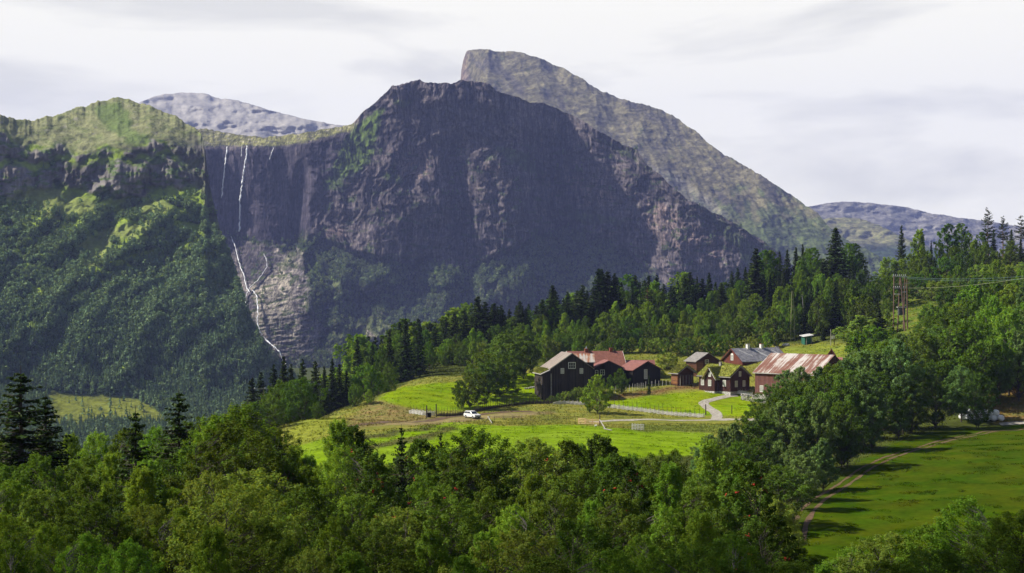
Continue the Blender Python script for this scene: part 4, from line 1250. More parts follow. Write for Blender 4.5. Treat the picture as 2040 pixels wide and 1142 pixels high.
# far (over 330 m)
for i in range(4):
    reg('birch', 'far', 10, 2.6, broadleaf('birch', 300 + i, 10, 2.5 + 0.3 * (i % 2), 0.12, 'oval' if i % 2 else 'cone', 75, 5600, 0.36, M['birch_leaf'], M['birch_bark'], (0.5, 0.95), 1.0, 0.7, 0.11))
for i in range(3):
    reg('alder', 'far', 10, 3.2, broadleaf('alder', 310 + i, 10, 3.1, 0.05, 'round', 70, 5600, 0.38, M['alder_leaf'], M['bark'], (0.6, 1.15), 0.85, 0.1, 0.13, stems=2))
for i in range(3):
    reg('aspen', 'far', 14, 2.6, broadleaf('aspen', 320 + i, 14, 2.7, 0.26, 'oval', 80, 6000, 0.38, M['bright_leaf'], M['bark'], (0.5, 1.0), 0.8, 0.0, 0.15))
for i in range(2):
    reg('bright', 'far', 8, 3.4, broadleaf('maple', 330 + i, 8, 3.3, 0.03, 'round', 80, 6000, 0.36, M['bright_leaf'], M['bark'], (0.6, 1.1), 0.85, 0.0, 0.13, stems=2))
for i in range(4):
    reg('spruce', 'far', 14, 2.2, spruce('spruce', 340 + i, 14, 2.1 + 0.25 * (i % 3), 38, 11, 0.56, M['spruce_needle'], M['bark'], 0.02, 6, 0.35, 0.8 + 0.1 * (i % 2), gap=0.1))
for i in range(2):
    reg('pine', 'far', 15, 2.4, spruce('pine', 350 + i, 15, 2.6, 16, 7, 0.55, M['pine_needle'], M['pine_bark'], 0.42, 6, 0.05, 0.6, 0.35, 0.25))
for i in range(2):
    reg('willow', 'far', 5, 2.4, broadleaf('willow', 360 + i, 5, 2.5, 0.02, 'round', 60, 4200, 0.32, M['dry_leaf'], M['bark'], (0.45, 0.9), 0.9, 0.1, 0.06, stems=3))

KNAME = {'birch': ('birch_tree', 'birch'), 'alder': ('alder_tree', 'alder'), 'aspen': ('aspen_tree', 'aspen'), 'bright': ('maple_tree', 'bright broadleaf'),
         'rowan': ('rowan_tree', 'red-berried rowan'), 'willow': ('willow_bush', 'yellowish willow'), 'spruce': ('spruce_tree', 'spruce'), 'pine': ('pine_tree', 'thin-crowned pine')}
ADJ = {'birch': ['feathery', 'airy'], 'alder': ['rounded dark green', 'bushy'], 'aspen': ['tall'], 'bright': [''], 'rowan': [''], 'willow': [''], 'spruce': ['dark pointed'], 'pine': ['']}
ORD = ['leftmost', 'second', 'third', 'fourth', 'fifth', 'sixth', 'seventh', 'eighth', 'ninth', 'tenth', 'eleventh', 'twelfth', 'thirteenth', 'fourteenth', 'fifteenth',
       'sixteenth', 'seventeenth', 'eighteenth', 'nineteenth', 'twentieth', 'twenty-first', 'twenty-second', 'twenty-third', 'twenty-fourth', 'twenty-fifth', 'twenty-sixth',
       'twenty-seventh', 'twenty-eighth', 'twenty-ninth', 'thirtieth'] + ['%s-%s' % (a, b) for a in ('thirty', 'forty', 'fifty') for b in ('first', 'second', 'third', 'fourth', 'fifth', 'sixth', 'seventh', 'eighth', 'ninth')]
TREES = []
def tree(px, top, d, kind, row, wide=1.0, label=None, sink=0.0):
    g = on_ground(px, d)
    zt = (HY - top) / F * d
    h = zt - g.z
    if h < 1.2: return
    lod = 'near' if d < 170 else 'mid' if d < 335 else 'far'
    if (kind, lod) not in PROTO:
        lod = {'near': 'mid', 'mid': 'near', 'far': 'mid'}[lod] if (kind, {'near': 'mid', 'mid': 'near', 'far': 'mid'}[lod]) in PROTO else 'far'
    TREES.append(dict(px=px, d=d, h=h, g=g, kind=kind, lod=lod, row=row, wide=wide, label=label))

rt = np.random.default_rng(99)
def row(name, px0, px1, step, d, topf, kinds, jt=8, jd=0.03, wide=1.0):
    x = px0 + rt.uniform(0, step * 0.3)
    ks = [k for k, w in kinds]; ws = np.array([w for k, w in kinds], float); ws /= ws.sum()
    while x < px1:
        dd = (d(x) if callable(d) else d) * (1 + rt.uniform(-jd, jd))
        tp_ = topf(x)
        if tp_ is not None:
            k = ks[rt.choice(len(ks), p=ws)]
            tree(x, tp_ + rt.uniform(-jt, jt), dd, k, name, wide * rt.uniform(0.88, 1.18))
        x += step * rt.uniform(0.65, 1.35)

# silhouette of the thicket in front
SF = [(-120,885),(0,868),(60,862),(100,852),(140,846),(200,840),(260,836),(330,848),(390,834),(430,812),(480,803),(530,818),(560,850),(590,884),(620,890),(650,862),(680,838),(705,862),(740,884),(800,900),(860,886),(900,874),(945,862),(985,888),(1010,908),(1060,876),(1110,862),(1160,878),(1200,872),(1250,888),(1300,884),(1350,874),(1400,864),(1450,880),(1500,920),(1560,985),(1600,1020)]
sf = lambda x: prof(SF, x)
mixF = [('birch', 5), ('alder', 3.2), ('willow', 0.5)]
row('the back row of the front thicket', -70, 1500, 62, 128, lambda x: sf(x) + 8, mixF, 9, 0.04)
row('the second row of the front thicket', -80, 1540, 70, 104, lambda x: sf(x) + 48, mixF, 20, 0.05)
row('the middle row of the front thicket', -90, 1600, 82, 83, lambda x: sf(x) + 100, mixF, 24, 0.05)
row('the fourth row of the front thicket', -100, 1620, 98, 66, lambda x: min(sf(x), 960) + 160, mixF, 24, 0.05)
row('the nearest row of the front thicket', -100, 1640, 125, 52, lambda x: min(sf(x), 940) + 215, mixF, 20, 0.05)
for x, y, d in ((702,842,118),(745,905,98),(835,868,112),(1130,872,118),(1198,862,112),(1235,900,96),(1480,905,92),(1540,1020,72),(905,930,92),(560,905,104)):
    tree(x, y, d, 'rowan', 'the front thicket')
for x, y, d, l, wd in ((42,726,112,'tall dark spruce at the left edge of the photo',1.75),(92,776,118,'shorter spruce leaning on the tall left edge spruce',1.5),
                   (270,806,98,'narrow dark spruce among the birches left of centre',1.15),(356,768,120,'pointed spruce standing above the thicket against the far wooded slope',1.45),
                   (800,842,104,'small dark spruce top against the lower meadow',0.8),(878,853,112,'slim dark young spruce beside the red-berried rowan',0.7),
                   (1178,865,110,'young spruce tip before the wooden gate',0.6),(556,868,104,'low spruce with dark arms left of the bright knoll',1.0)):
    tree(x, y, d, 'spruce', '', wd, l)
tree(480, 800, 118, 'birch', '', 1.35, 'broad full birch rising highest in the left of the thicket')
tree(430, 822, 112, 'birch', '', 1.1, 'birch left of the broad highest birch of the thicket')
tree(945, 852, 108, 'alder', '', 1.15, 'dark bushy tree rising against the lower meadow below the car')
tree(675, 830, 122, 'birch', '', 0.95, 'pointed light birch right of the bright knoll')
tree(1060, 868, 116, 'willow', '', 1.1, 'pale rounded bush before the lower meadow')
# bottom right corner
for x, y, d, k, wd in ((1700,1085,84,'birch',1.3),(1775,1058,80,'willow',1.3),(1850,1040,78,'birch',1.4),(1925,985,76,'birch',1.25),(1985,1030,70,'birch',1.2),(1760,1110,62,'birch',1.4),(1880,1090,60,'alder',1.3),(2045,1015,66,'alder',1.2),(1640,1120,80,'birch',1.2)):
    tree(x, y, d, k, 'the clump in the bottom right corner', wd)
row('the belt along the left edge of the wheel tracks', 1500, 1600, 38, lambda x: 150 + (x - 1500) * 0.12, lambda x: np.interp(x, [1480, 1540, 1590, 1620], [930, 990, 1060, 1120]), [('willow', 2), ('alder', 2), ('birch', 1)], 10, 0.03)
# the dark belt between the red barn and the right-hand field
SR = [(1360,885),(1400,862),(1440,845),(1480,832),(1510,808),(1540,776),(1575,742),(1620,735),(1660,732),(1700,722),(1740,705),(1780,690),(1830,690)]
sr = lambda x: prof(SR, x)
mixR = [('aspen', 5), ('alder', 2)]
row('the belt beside the red barn', 1530, 1790, 30, 276, lambda x: sr(x) - 10, mixR, 7, 0.02)
row('the belt below the red barn', 1465, 1745, 33, 250, lambda x: sr(x) + 16, mixR, 9, 0.03)
row('the belt before the red barn', 1405, 1705, 32, 224, lambda x: prof([(1390,876),(1440,858),(1500,822),(1560,790),(1620,785),(1720,800)], x), mixR, 10, 0.03)
row('the belt above the wheel tracks', 1385, 1640, 34, 198, lambda x: prof([(1380,905),(1450,885),(1520,868),(1580,868),(1640,890)], x), mixR, 12, 0.03)
row('the front of the dark belt', 1370, 1585, 40, 172, lambda x: prof([(1370,940),(1450,915),(1520,918),(1580,940)], x), mixR, 12, 0.03)
for x, y, d, k, wd, l in ((1745,740,262,'alder',1.1,'rounded tree left of the big field-edge tree'),(1860,720,279,'alder',1.15,'big dark tree at the field edge left of the white bales'),
                     (1915,728,288,'aspen',1.3,'tall tree right over the white bales'),(1800,745,268,'aspen',1.2,'tree over the bend of the wheel tracks'),(1948,742,281,'alder',0.95,'small tree whose leaves hang over the white bales'),(1812,760,268,'alder',1.0,'low tree left over the bend of the wheel tracks'),
                     (1985,690,300,'aspen',1.0,'tall slim tree right of the white bales'),(2030,660,300,'aspen',1.1,'tall slim tree at the right edge above the field road')):
    tree(x, y, d, k, '', wd, l)
for x, y, dd in ((1598,905,186),(1640,872,205),(1688,842,226),(1738,812,246),(1790,780,262)):
    tree(x, y, dd, 'aspen', 'the edge trees overhanging the wheel tracks', 1.15)
# hillside on the right, under and beside the pylon
mixH = [('aspen', 3), ('alder', 2), ('birch', 2), ('bright', 1)]
row('the row above the field road', 1720, 2110, 34, 305, lambda x: prof([(1700,700),(1800,690),(1900,640),(2000,610),(2100,600)], x), mixH, 12, 0.02)
row('the second row above the field road', 1700, 2110, 34, 330, lambda x: prof([(1690,700),(1760,670),(1850,655),(1900,610),(2000,575),(2100,560)], x), mixH, 12, 0.02)
row('the slope below the pylon', 1705, 2110, 32, 360, lambda x: prof([(1700,650),(1740,650),(1790,680),(1840,650),(1860,620),(1900,590),(2000,560),(2100,545)], x), mixH, 10, 0.02)
row('the slope right of the pylon', 1850, 2110, 30, 395, lambda x: prof([(1850,600),(1900,570),(2000,540),(2100,530)], x), mixH, 10, 0.02)
row('the bushes behind the pylon', 1745, 2110, 27, 462, lambda x: prof([(1745,572),(1790,545),(1850,560),(1900,540),(2000,520),(2100,510)], x), [('birch', 3), ('alder', 2), ('willow', 2), ('bright', 1)], 10, 0.02)
row('the row behind the pylon bushes', 1745, 2110, 24, 505, lambda x: prof([(1745,548),(1790,530),(1850,520),(1900,505),(2000,490),(2100,470)], x), [('birch', 3), ('alder', 2), ('spruce', 2), ('bright', 1)], 12, 0.02)
for x, y, d, k, wd, l in ((1722,590,415,'alder',1.0,'rounded tree left of the green clearing by the pylon'),(1752,612,398,'spruce',2.0,'dark broad spruce below the pylon'),
                       (1724,632,402,'willow',1.8,'golden tree below the pylon clearing'),(1712,655,398,'birch',0.9,'yellowish birch left of the dark broad spruce'),
                       (1695,635,412,'spruce',1.0,'slim spruce right of the two short poles'),(1664,560,440,'spruce',1.3,'tall dark spruce behind the two short poles'),(1768,598,425,'alder',0.8,'small green bush left of the pylon feet'),(1832,640,405,'birch',0.9,'bush just right of the pylon feet'),(1850,615,410,'willow',1.0,'yellow-green bush a little right of the pylon'),(1815,668,392,'alder',1.0,'rounded bush on the slope under the pylon'),(1995,575,395,'willow',1.3,'olive rounded tree under the power lines')):
    tree(x, y, d, k, '', wd, l)
# skyline of the hill
SH = [(690,672),(712,664),(740,672),(760,668),(778,650),(808,630),(835,632),(860,642),(880,622),(900,618),(925,612),(950,592),(965,602),(1000,612),(1035,600),(1060,605),(1081,597),(1102,568),(1118,590),(1130,584),(1148,579),(1162,569),(1175,585),(1192,534),(1212,540),(1226,543),(1240,560),(1258,538),(1280,560),(1303,536),(1320,565),(1340,560),(1379,530),(1395,555),(1409,538),(1438,566),(1460,540),(1476,515),(1490,540),(1505,497),(1530,500),(1550,494),(1600,486),(1628,490),(1645,520),(1663,452),(1680,510),(1692,480),(1710,492),(1730,545),(1745,552),(1765,545)]
sh_ = lambda x: prof(SH, x)
row('the skyline row above the farm', 694, 1500, 13, lambda x: np.interp(x, [690, 900, 1100, 1500], [500, 520, 540, 560]), lambda x: sh_(x) + 2, [('spruce', 7), ('birch', 0.8), ('aspen', 0.5)], 6, 0.015, 1.45)
row('the skyline row left of the pylon', 1505, 1740, 15, 555, lambda x: sh_(x) + 2, [('aspen', 4), ('spruce', 2)], 5, 0.015, 0.95)
for x, y in ((865,648),(890,630),(905,622),(925,616),(950,587),(965,598),(985,601),(1000,606),(1035,597),(1048,612),(1081,594),(1102,565),(1130,579),(1148,576),(1162,565),(1192,531),(1201,548),(1212,537),(1226,542),(1340,568),(1365,548),(1438,562),(1505,492),(1512,540),(1663,449),(1640,520)):
    tree(x + rt.uniform(-2, 2), y, np.interp(x, [860, 1100, 1500, 1670], [478, 496, 520, 520]) * (1 + rt.uniform(-0.01, 0.01)), 'spruce', 'the tallest pointed trees above the farm', 1.75)
mixB = [('spruce', 5), ('birch', 4), ('alder', 2), ('aspen', 1)]
BS = [(690,790),(850,742),(960,732),(1090,704),(1200,702),(1330,698),(1440,700),(1600,686),(1740,660)]
def between(f, x, mn=72):
    b_ = prof(BS, x); s_ = sh_(x)
    return min(s_ + (b_ - s_) * f, b_ - mn * np.interp(x, [700, 1000, 1200], [0.7, 0.8, 1.0]))
row('the second row of the wood above the farm', 700, 1740, 15, lambda x: np.interp(x, [690, 900, 1100, 1500], [487, 502, 520, 538]), lambda x: between(0.19, x), mixB, 12, 0.012)
row('the third row of the wood above the farm', 710, 1740, 16, lambda x: np.interp(x, [690, 900, 1100, 1500], [474, 487, 500, 515]), lambda x: between(0.30, x), mixB, 13, 0.012)
row('the middle row of the wood above the farm', 715, 1740, 17, lambda x: np.interp(x, [690, 900, 1100, 1500], [464, 474, 484, 492]), lambda x: between(0.42, x), [('birch', 5), ('alder', 3), ('spruce', 2), ('aspen', 1)], 13, 0.012)
row('the lower row of the wood above the farm', 850, 1700, 19, lambda x: np.interp(x, [690, 900, 1100, 1500], [456, 462, 470, 472]), lambda x: between(0.55, x, 52), [('birch', 5), ('alder', 3), ('spruce', 1)], 12, 0.012)
row('the bushes at the foot of the wood', 855, 1640, 21, lambda x: np.interp(x, [690, 900, 1100, 1500], [447, 452, 460, 454]), lambda x: between(0.66, x, 34), [('birch', 4), ('alder', 3), ('bright', 2), ('willow', 1)], 10, 0.01)
row('the low fringe between the farm and the wood', 1075, 1545, 20, lambda x: np.interp(x, [1075, 1200, 1330, 1440, 1545], [448, 440, 434, 430, 436]), lambda x: prof([(1075,676),(1200,682),(1330,676),(1440,672),(1545,668)], x), [('birch', 4), ('alder', 3), ('bright', 1), ('willow', 2)], 8, 0.008)
row('the trees round the green shed', 1535, 1745, 17, lambda x: np.interp(x, [1535, 1600, 1745], [446, 446, 436]), lambda x: prof([(1535,622),(1600,612),(1650,590),(1745,600)], x), [('birch', 3), ('alder', 3), ('spruce', 4)], 14, 0.01)
row('the trees up the slope behind the green shed', 1500, 1745, 17, 470, lambda x: prof([(1500,600),(1600,565),(1650,560),(1745,570)], x), [('birch', 4), ('alder', 2), ('spruce', 4)], 14, 0.01)
for x, y, d, k, wd, l in ((1796,446,545,'spruce',0.8,'narrow columnar spruce against the distant fell'),(1831,456,540,'birch',1.0,'sparse light birch on the right skyline'),(1855,479,540,'spruce',0.7,'small spruce right of the sparse light birch'),
                       (1871,480,530,'aspen',0.7,'slim tree before the two tall green skyline trees'),(1890,444,540,'aspen',1.1,'left of two tall green skyline trees'),(1915,444,545,'aspen',1.0,'right of two tall green skyline trees'),(1931,463,540,'aspen',0.8,'thin tree next to the two tall green ones'),
                       (1955,462,530,'aspen',0.9,'leafy tree left of the tallest pine'),(1968,413,550,'pine',0.9,'tallest bare-stemmed pine on the right skyline'),(1980,455,530,'spruce',0.9,'dark spruce between the tall pines'),(1998,430,555,'pine',1.0,'second tall pine on the right skyline'),
                       (2034,426,560,'pine',1.1,'pine at the right edge of the skyline'),(2015,455,530,'spruce',1.1,'dark spruce left of the right edge pine'),(2050,450,530,'spruce',1.1,'dark spruce at the right edge of the skyline'),
                       (1940,478,525,'birch',1.0,'birch under the tallest pine'),(1815,505,530,'birch',1.2,'birch below the narrow columnar spruce'),(1775,515,540,'willow',1.2,'reddish bush left of the narrow columnar spruce'),
                       (1840,500,520,'alder',1.0,'rounded tree below the sparse light birch'),(1900,490,515,'alder',1.1,'rounded tree below the two tall green skyline trees'),(1965,490,515,'alder',1.1,'rounded tree below the tallest pine'),(2010,490,515,'birch',1.1,'birch below the second tall pine')):
    tree(x, y, d, k, '', wd, l)
# left of the farm: the spruce row, the bright knoll trees
for x, y, d, l in ((502,748,345,'leftmost small spruce left of the wooden crossarm'),(520,738,350,'spruce behind the wooden crossarm'),(545,722,352,'spruce just right of the wooden crossarm'),(565,706,356,'tallest spruce under the far stream'),
                   (580,722,352,'spruce touching the tallest one under the far stream'),(603,712,362,'spruce behind the bright round tree'),(628,715,366,'spruce above the right side of the bright round tree'),(646,728,360,'short spruce between two taller ones right of the bright round tree'),
                   (662,712,370,'tall spruce in the dark gap right of the bright round tree'),(676,722,366,'last spruce of the dark row right of the bright round tree'),(690,735,372,'low spruce behind the bright hedge trees')):
    tree(x, y, d, 'spruce', '', 1.15, l)
for x, y, d, k, wd, l in ((600,755,308,'bright',1.0,'bright round tree above the yellow knoll'),(562,762,316,'bright',0.85,'bright tree against the left side of the round one'),(632,800,300,'alder',0.8,'dark shrub right under the bright round tree'),
                       (540,786,296,'alder',1.0,'dark tree left of the bright round tree'),(505,800,285,'alder',1.1,'dark tree under the wooden crossarm'),(470,812,300,'spruce',1.0,'dark spruce left of the wooden crossarm'),
                       (728,728,372,'bright',1.15,'bright rounded tree left of the upper meadow'),(708,765,352,'bright',0.7,'light bush at the foot of the bright rounded tree'),(752,742,385,'bright',0.9,'bright tree against the dark spruces left of the meadow'),(735,775,350,'birch',0.8,'small bush on the brown bank'),
                       (775,722,405,'alder',0.9,'rounded tree at the upper left corner of the meadow'),(808,632,425,'spruce',1.35,'tall broad dark spruce at the corner of the upper meadow'),(776,655,432,'spruce',1.1,'dark spruce left of the tall broad one'),(835,640,432,'spruce',1.1,'dark spruce right of the tall broad one'),
                       (742,680,430,'spruce',1.2,'dark spruce behind the bright trees left of the meadow'),(712,668,440,'spruce',1.2,'leftmost spruce on the skyline above the bright trees'),(760,690,425,'aspen',0.9,'leafy tree between the skyline spruces and the bright trees'),(855,680,440,'aspen',0.9,'leafy tree right of the tall broad spruce'),
                       (940,742,350,'alder',1.3,'dark round tree right above the white car'),(918,758,348,'alder',0.75,'shrubby tree left over the white car'),(968,722,362,'alder',1.3,'rounded tree in the middle of the clump before the barn'),(1000,705,366,'alder',1.3,'tree of the clump closest to the dark barn'),
                       (1024,655,408,'alder',1.3,'largest dark tree left of the barn roof'),(990,690,395,'alder',1.3,'dark tree behind the clump left of the barn'),(960,702,372,'alder',1.3,'tall tree behind the dark round tree above the white car'),(1003,668,388,'alder',1.3,'tall dark tree at the top of the clump left of the barn'),(1040,668,402,'alder',1.3,'big rounded tree just left of the dark barn roof'),(1062,690,425,'aspen',0.8,'tree directly left of the barn gable'),(1090,668,432,'birch',1.0,'light tree behind the barn roof'),
                       (1190,745,344,'birch',1.15,'single tree on the verge before the dark barn'),(1175,785,346,'alder',0.55,'low growth beside the single verge tree'),(1236,735,374,'alder',0.85,'bright round shrub before the red-roofed house'),(1216,745,372,'aspen',0.6,'smaller shrub left of the round shrub before the house'),
                       (1293,745,374,'spruce',0.55,'little cone-shaped tree by the tall white window'),(1330,703,412,'willow',1.25,'olive tree between the black house and the log houses'),(1315,735,402,'willow',0.9,'shrub left of the turf-roofed log storehouse'),
                       (1098,788,362,'willow',0.9,'scrub bush at the left foot of the dark barn'),(1112,783,361,'alder',0.6,'low bush before the dark barn left of its middle'),(1126,780,361,'willow',0.8,'yellowish scrub before the middle of the dark barn'),(1141,776,361,'alder',0.6,'low bush before the dark barn right of its middle'),(1155,772,361,'willow',0.8,'scrub bush before the right corner of the dark barn'),(1168,768,362,'alder',0.6,'bush at the right foot of the dark barn'),(1128,664,450,'bright',0.8,'light bush above the chimney of the red-roofed house'),(1170,655,452,'bright',0.9,'light rounded bush behind the red-roofed house'),
                       (1290,560,500,'pine',1.0,'pine in the wood above the black gabled house'),(1412,620,455,'bright',0.9,'light rounded tree above the grey-roofed log house'),(1440,640,450,'alder',0.9,'rounded tree behind the grey-roofed log house'),
                       (1520,668,438,'spruce',0.5,'tiny spruce behind the slate roof'),(1545,640,442,'spruce',0.8,'spruce above the right chimney of the slate-roofed house'),(1640,645,432,'spruce',1.0,'dark spruce right of the green shed')):
    tree(x, y, d, k, '', wd, l)

# build every tree: a root, its trunk and its crown (copies share the prototype's meshes)
byrow = {}
for T in TREES:
    if T['label'] is None:
        byrow.setdefault((T['row'], T['kind']), []).append(T)
for (r_, k_), L_ in byrow.items():
    L_.sort(key=lambda T: T['px'])
    nm = KNAME[k_][1]
    for i, T in enumerate(L_):
        if len(L_) == 1: T['label'] = 'the only %s in %s' % (nm, r_)
        else: T['label'] = '%s %s in %s' % (ORD[i] if i else 'leftmost', nm, r_) if i == 0 else '%s %s from left in %s' % (ORD[i], nm, r_)
GRP = {'birch': 'birches', 'alder': 'alders', 'aspen': 'aspens', 'bright': 'bright broadleaf trees', 'rowan': 'rowans with red berries', 'willow': 'yellowish willows', 'spruce': 'dark spruces', 'pine': 'pines'}
for i, T in enumerate(TREES):
    pr = PROTO[(T['kind'], T['lod'])]
    H, R, ms = pr[int(rt.integers(len(pr)))]
    s = T['h'] / H
    root = empty(KNAME[T['kind']][0], T['g'], rt.uniform(0, 6.28), T['label'], 'bush' if T['kind'] == 'willow' else 'tree', '%s' % GRP[T['kind']])
    sx = s ** (0.75 if s < 1 else 0.85) * T['wide']
    root.scale = (sx, sx, s)
    root.location.z -= 0.1
    for part, me in ms.items():
        link(bpy.data.objects.new(part.split('|')[0], me), root)
print('TREES', len(TREES))
# ------------------------------------------------------------------ farm buildings
class MB:
    def __init__(s): s.v = []; s.f = []
    def box(s, x0, x1, y0, y1, z0, z1):
        b = len(s.v)
        s.v += [(x, y, z) for z in (z0, z1) for y in (y0, y1) for x in (x0, x1)]
        s.f += [(b, b + 2, b + 3, b + 1), (b + 4, b + 5, b + 7, b + 6), (b, b + 1, b + 5, b + 4), (b + 2, b + 6, b + 7, b + 3), (b, b + 4, b + 6, b + 2), (b + 1, b + 3, b + 7, b + 5)]
        return s
    def prism(s, poly, axis_pts):
        """poly: list of (u,w) in the XZ plane, extruded between y0 and y1"""
        b = len(s.v); n = len(poly); y0, y1 = axis_pts
        s.v += [(u, y0, w) for u, w in poly] + [(u, y1, w) for u, w in poly]
        s.f += [tuple(b + i for i in range(n)), tuple(b + n + i for i in reversed(range(n)))]
        s.f += [(b + i, b + n + i, b + n + (i + 1) % n, b + (i + 1) % n) for i in range(n)]
        return s
    def bar(s, p, q, r, r2=None, k=6):
        p = Vector(p); q = Vector(q); r2 = r if r2 is None else r2
        d = (q - p).normalized(); a = d.orthogonal().normalized(); c = d.cross(a); b = len(s.v)
        for P_, R_ in ((p, r), (q, r2)):
            for i in range(k):
                an = i / k * 6.28319
                s.v.append(tuple(P_ + a * math.cos(an) * R_ + c * math.sin(an) * R_))
        s.f += [(b + i, b + (i + 1) % k, b + k + (i + 1) % k, b + k + i) for i in range(k)]
        s.f += [tuple(b + i for i in reversed(range(k))), tuple(b + k + i for i in range(k))]
        return s
    def build(s, name, m_, parent=None, smooth=False, bevel=0.0):
        me = bpy.data.meshes.new(name)
        me.from_pydata([tuple(v) for v in s.v], [], s.f)
        for x in (m_ if isinstance(m_, (list, tuple)) else [m_]): me.materials.append(x)
        if smooth:
            me.polygons.foreach_set('use_smooth', [True] * len(me.polygons))
        me.update()
        o = obj(name, me, parent)
        if bevel:
            mod = o.modifiers.new('bevel', 'BEVEL'); mod.width = bevel; mod.segments = 2
        return o

def facet_window(parent, side, a, z, w, h, hw, cols=2, rows=3, frame='white_paint', pane='glass', yb=0.0, depth=0.0):
    """a window on the front (y=0), left (x=-hw) or right (x=+hw) wall; a = place along the wall, z = its middle"""
    fr = MB(); pn = MB()
    t = 0.09 if w < 1.3 else 0.11
    def put(mb, u0, u1, z0, z1, d0, d1):
        if side == 'front': mb.box(u0, u1, yb - d1, yb - d0, z0, z1)
        elif side == 'left': mb.box(-hw - d1, -hw - d0, u0, u1, z0, z1)
        else: mb.box(hw + d0, hw + d1, u0, u1, z0, z1)
    u0, u1, z0, z1 = a - w / 2, a + w / 2, z - h / 2, z + h / 2
    put(fr, u0 - t, u0 + t * 0.4, z0 - t, z1 + t, 0.0, 0.09)
    put(fr, u1 - t * 0.4, u1 + t, z0 - t, z1 + t, 0.0, 0.09)
    put(fr, u0 + t * 0.4, u1 - t * 0.4, z1 - t * 0.4, z1 + t, 0.0, 0.085)
    put(fr, u0 + t * 0.4, u1 - t * 0.4, z0 - t, z0 + t * 0.4, 0.0, 0.10)
    for i in range(1, cols):
        c = u0 + (u1 - u0) * i / cols
        put(fr, c - 0.04, c + 0.04, z0 + t * 0.4, z1 - t * 0.4, 0.0, 0.075)
    for i in range(1, rows):
        c = z0 + (z1 - z0) * i / rows
        put(fr, u0 + t * 0.4, u1 - t * 0.4, c - 0.022, c + 0.022, 0.0, 0.065)
    put(pn, u0 + t * 0.3, u1 - t * 0.3, z0 + t * 0.3, z1 - t * 0.3, 0.0, 0.03)
    f = fr.build('window', M[frame], parent)
    pn.build('pane', M[pane], f)
    return f

def sod_mesh(name, A, B, C, D, thick, parent, seed, grass=(0.20, 0.23, 0.05)):
    """a turf slope: A,B along the ridge, D,C along the eave; lumpy top with tufts"""
    rng = np.random.default_rng(seed)
    A, B, C, D = [np.array(q, float) for q in (A, B, C, D)]
    nu, nv = 34, 22
    u = np.linspace(0, 1, nu)[None, :, None]; v = np.linspace(0, 1, nv)[:, None, None]
    Pm = (A * (1 - u) + B * u) * (1 - v) + (D * (1 - u) + C * u) * v
    nrm = np.cross(B - A, D - A); nrm /= np.linalg.norm(nrm)
    if nrm[2] < 0: nrm = -nrm
    uu = np.broadcast_to(u[..., 0], (nv, nu)); vv = np.broadcast_to(v[..., 0], (nv, nu))
    hgt = thick * (0.85 + 0.45 * fbm(uu * 9 + seed, vv * 6, 4, seed))
    top = Pm + nrm * hgt[..., None]
    V = np.concatenate([top.reshape(-1, 3), Pm.reshape(-1, 3)])
    ix = np.arange(nu * nv).reshape(nv, nu); o2 = nu * nv
    Fs = [np.stack([ix[:-1, :-1], ix[:-1, 1:], ix[1:, 1:], ix[1:, :-1]], -1).reshape(-1, 4), np.stack([ix[:-1, :-1], ix[1:, :-1], ix[1:, 1:], ix[:-1, 1:]], -1).reshape(-1, 4) + o2]
    for e in (ix[0], ix[-1], ix[:, 0], ix[:, -1]):
        Fs.append(np.stack([e[:-1], e[1:], e[1:] + o2, e[:-1] + o2], -1))
    g = np.array(grass)
    k = np.clip(fbm(uu * 7, vv * 5, 4, seed + 3) + 0.5, 0, 1)[..., None]
    col = g * (0.8 + 0.5 * k) * np.array([1, 1, 1]) + (1 - k) * np.array([0.05, 0.02, 0.0])
    cols = np.concatenate([col.reshape(-1, 3), np.tile(np.array((0.06, 0.045, 0.02)), (o2, 1))])
    # tufts
    nt_ = 1500
    a = rng.random(nt_); b = rng.random(nt_)
    base = (A * (1 - a[:, None]) + B * a[:, None]) * (1 - b[:, None]) + (D * (1 - a[:, None]) + C * a[:, None]) * b[:, None] + nrm * thick * 0.8
    hh = rng.uniform(0.12, 0.42, nt_)
    dr = rng.normal(0, 0.12, (nt_, 3)); dr[:, 2] = hh
    sd = unit(np.cross(dr, rng.normal(0, 1, (nt_, 3)))) * rng.uniform(0.04, 0.10, (nt_, 1))
    tv = np.stack([base - sd, base + sd, base + dr], 1).reshape(-1, 3)
    Fs.append(np.arange(nt_ * 3).reshape(-1, 3) + len(V))
    V = np.concatenate([V, tv])
    cols = np.concatenate([cols, np.repeat(g * rng.uniform(0.6, 1.5, (nt_, 1)) * np.array([1.1, 1, 1]), 3, axis=0)])
    me = np_mesh(name, V, Fs, M['sod'], False, cols)
    return obj(name, me, parent)

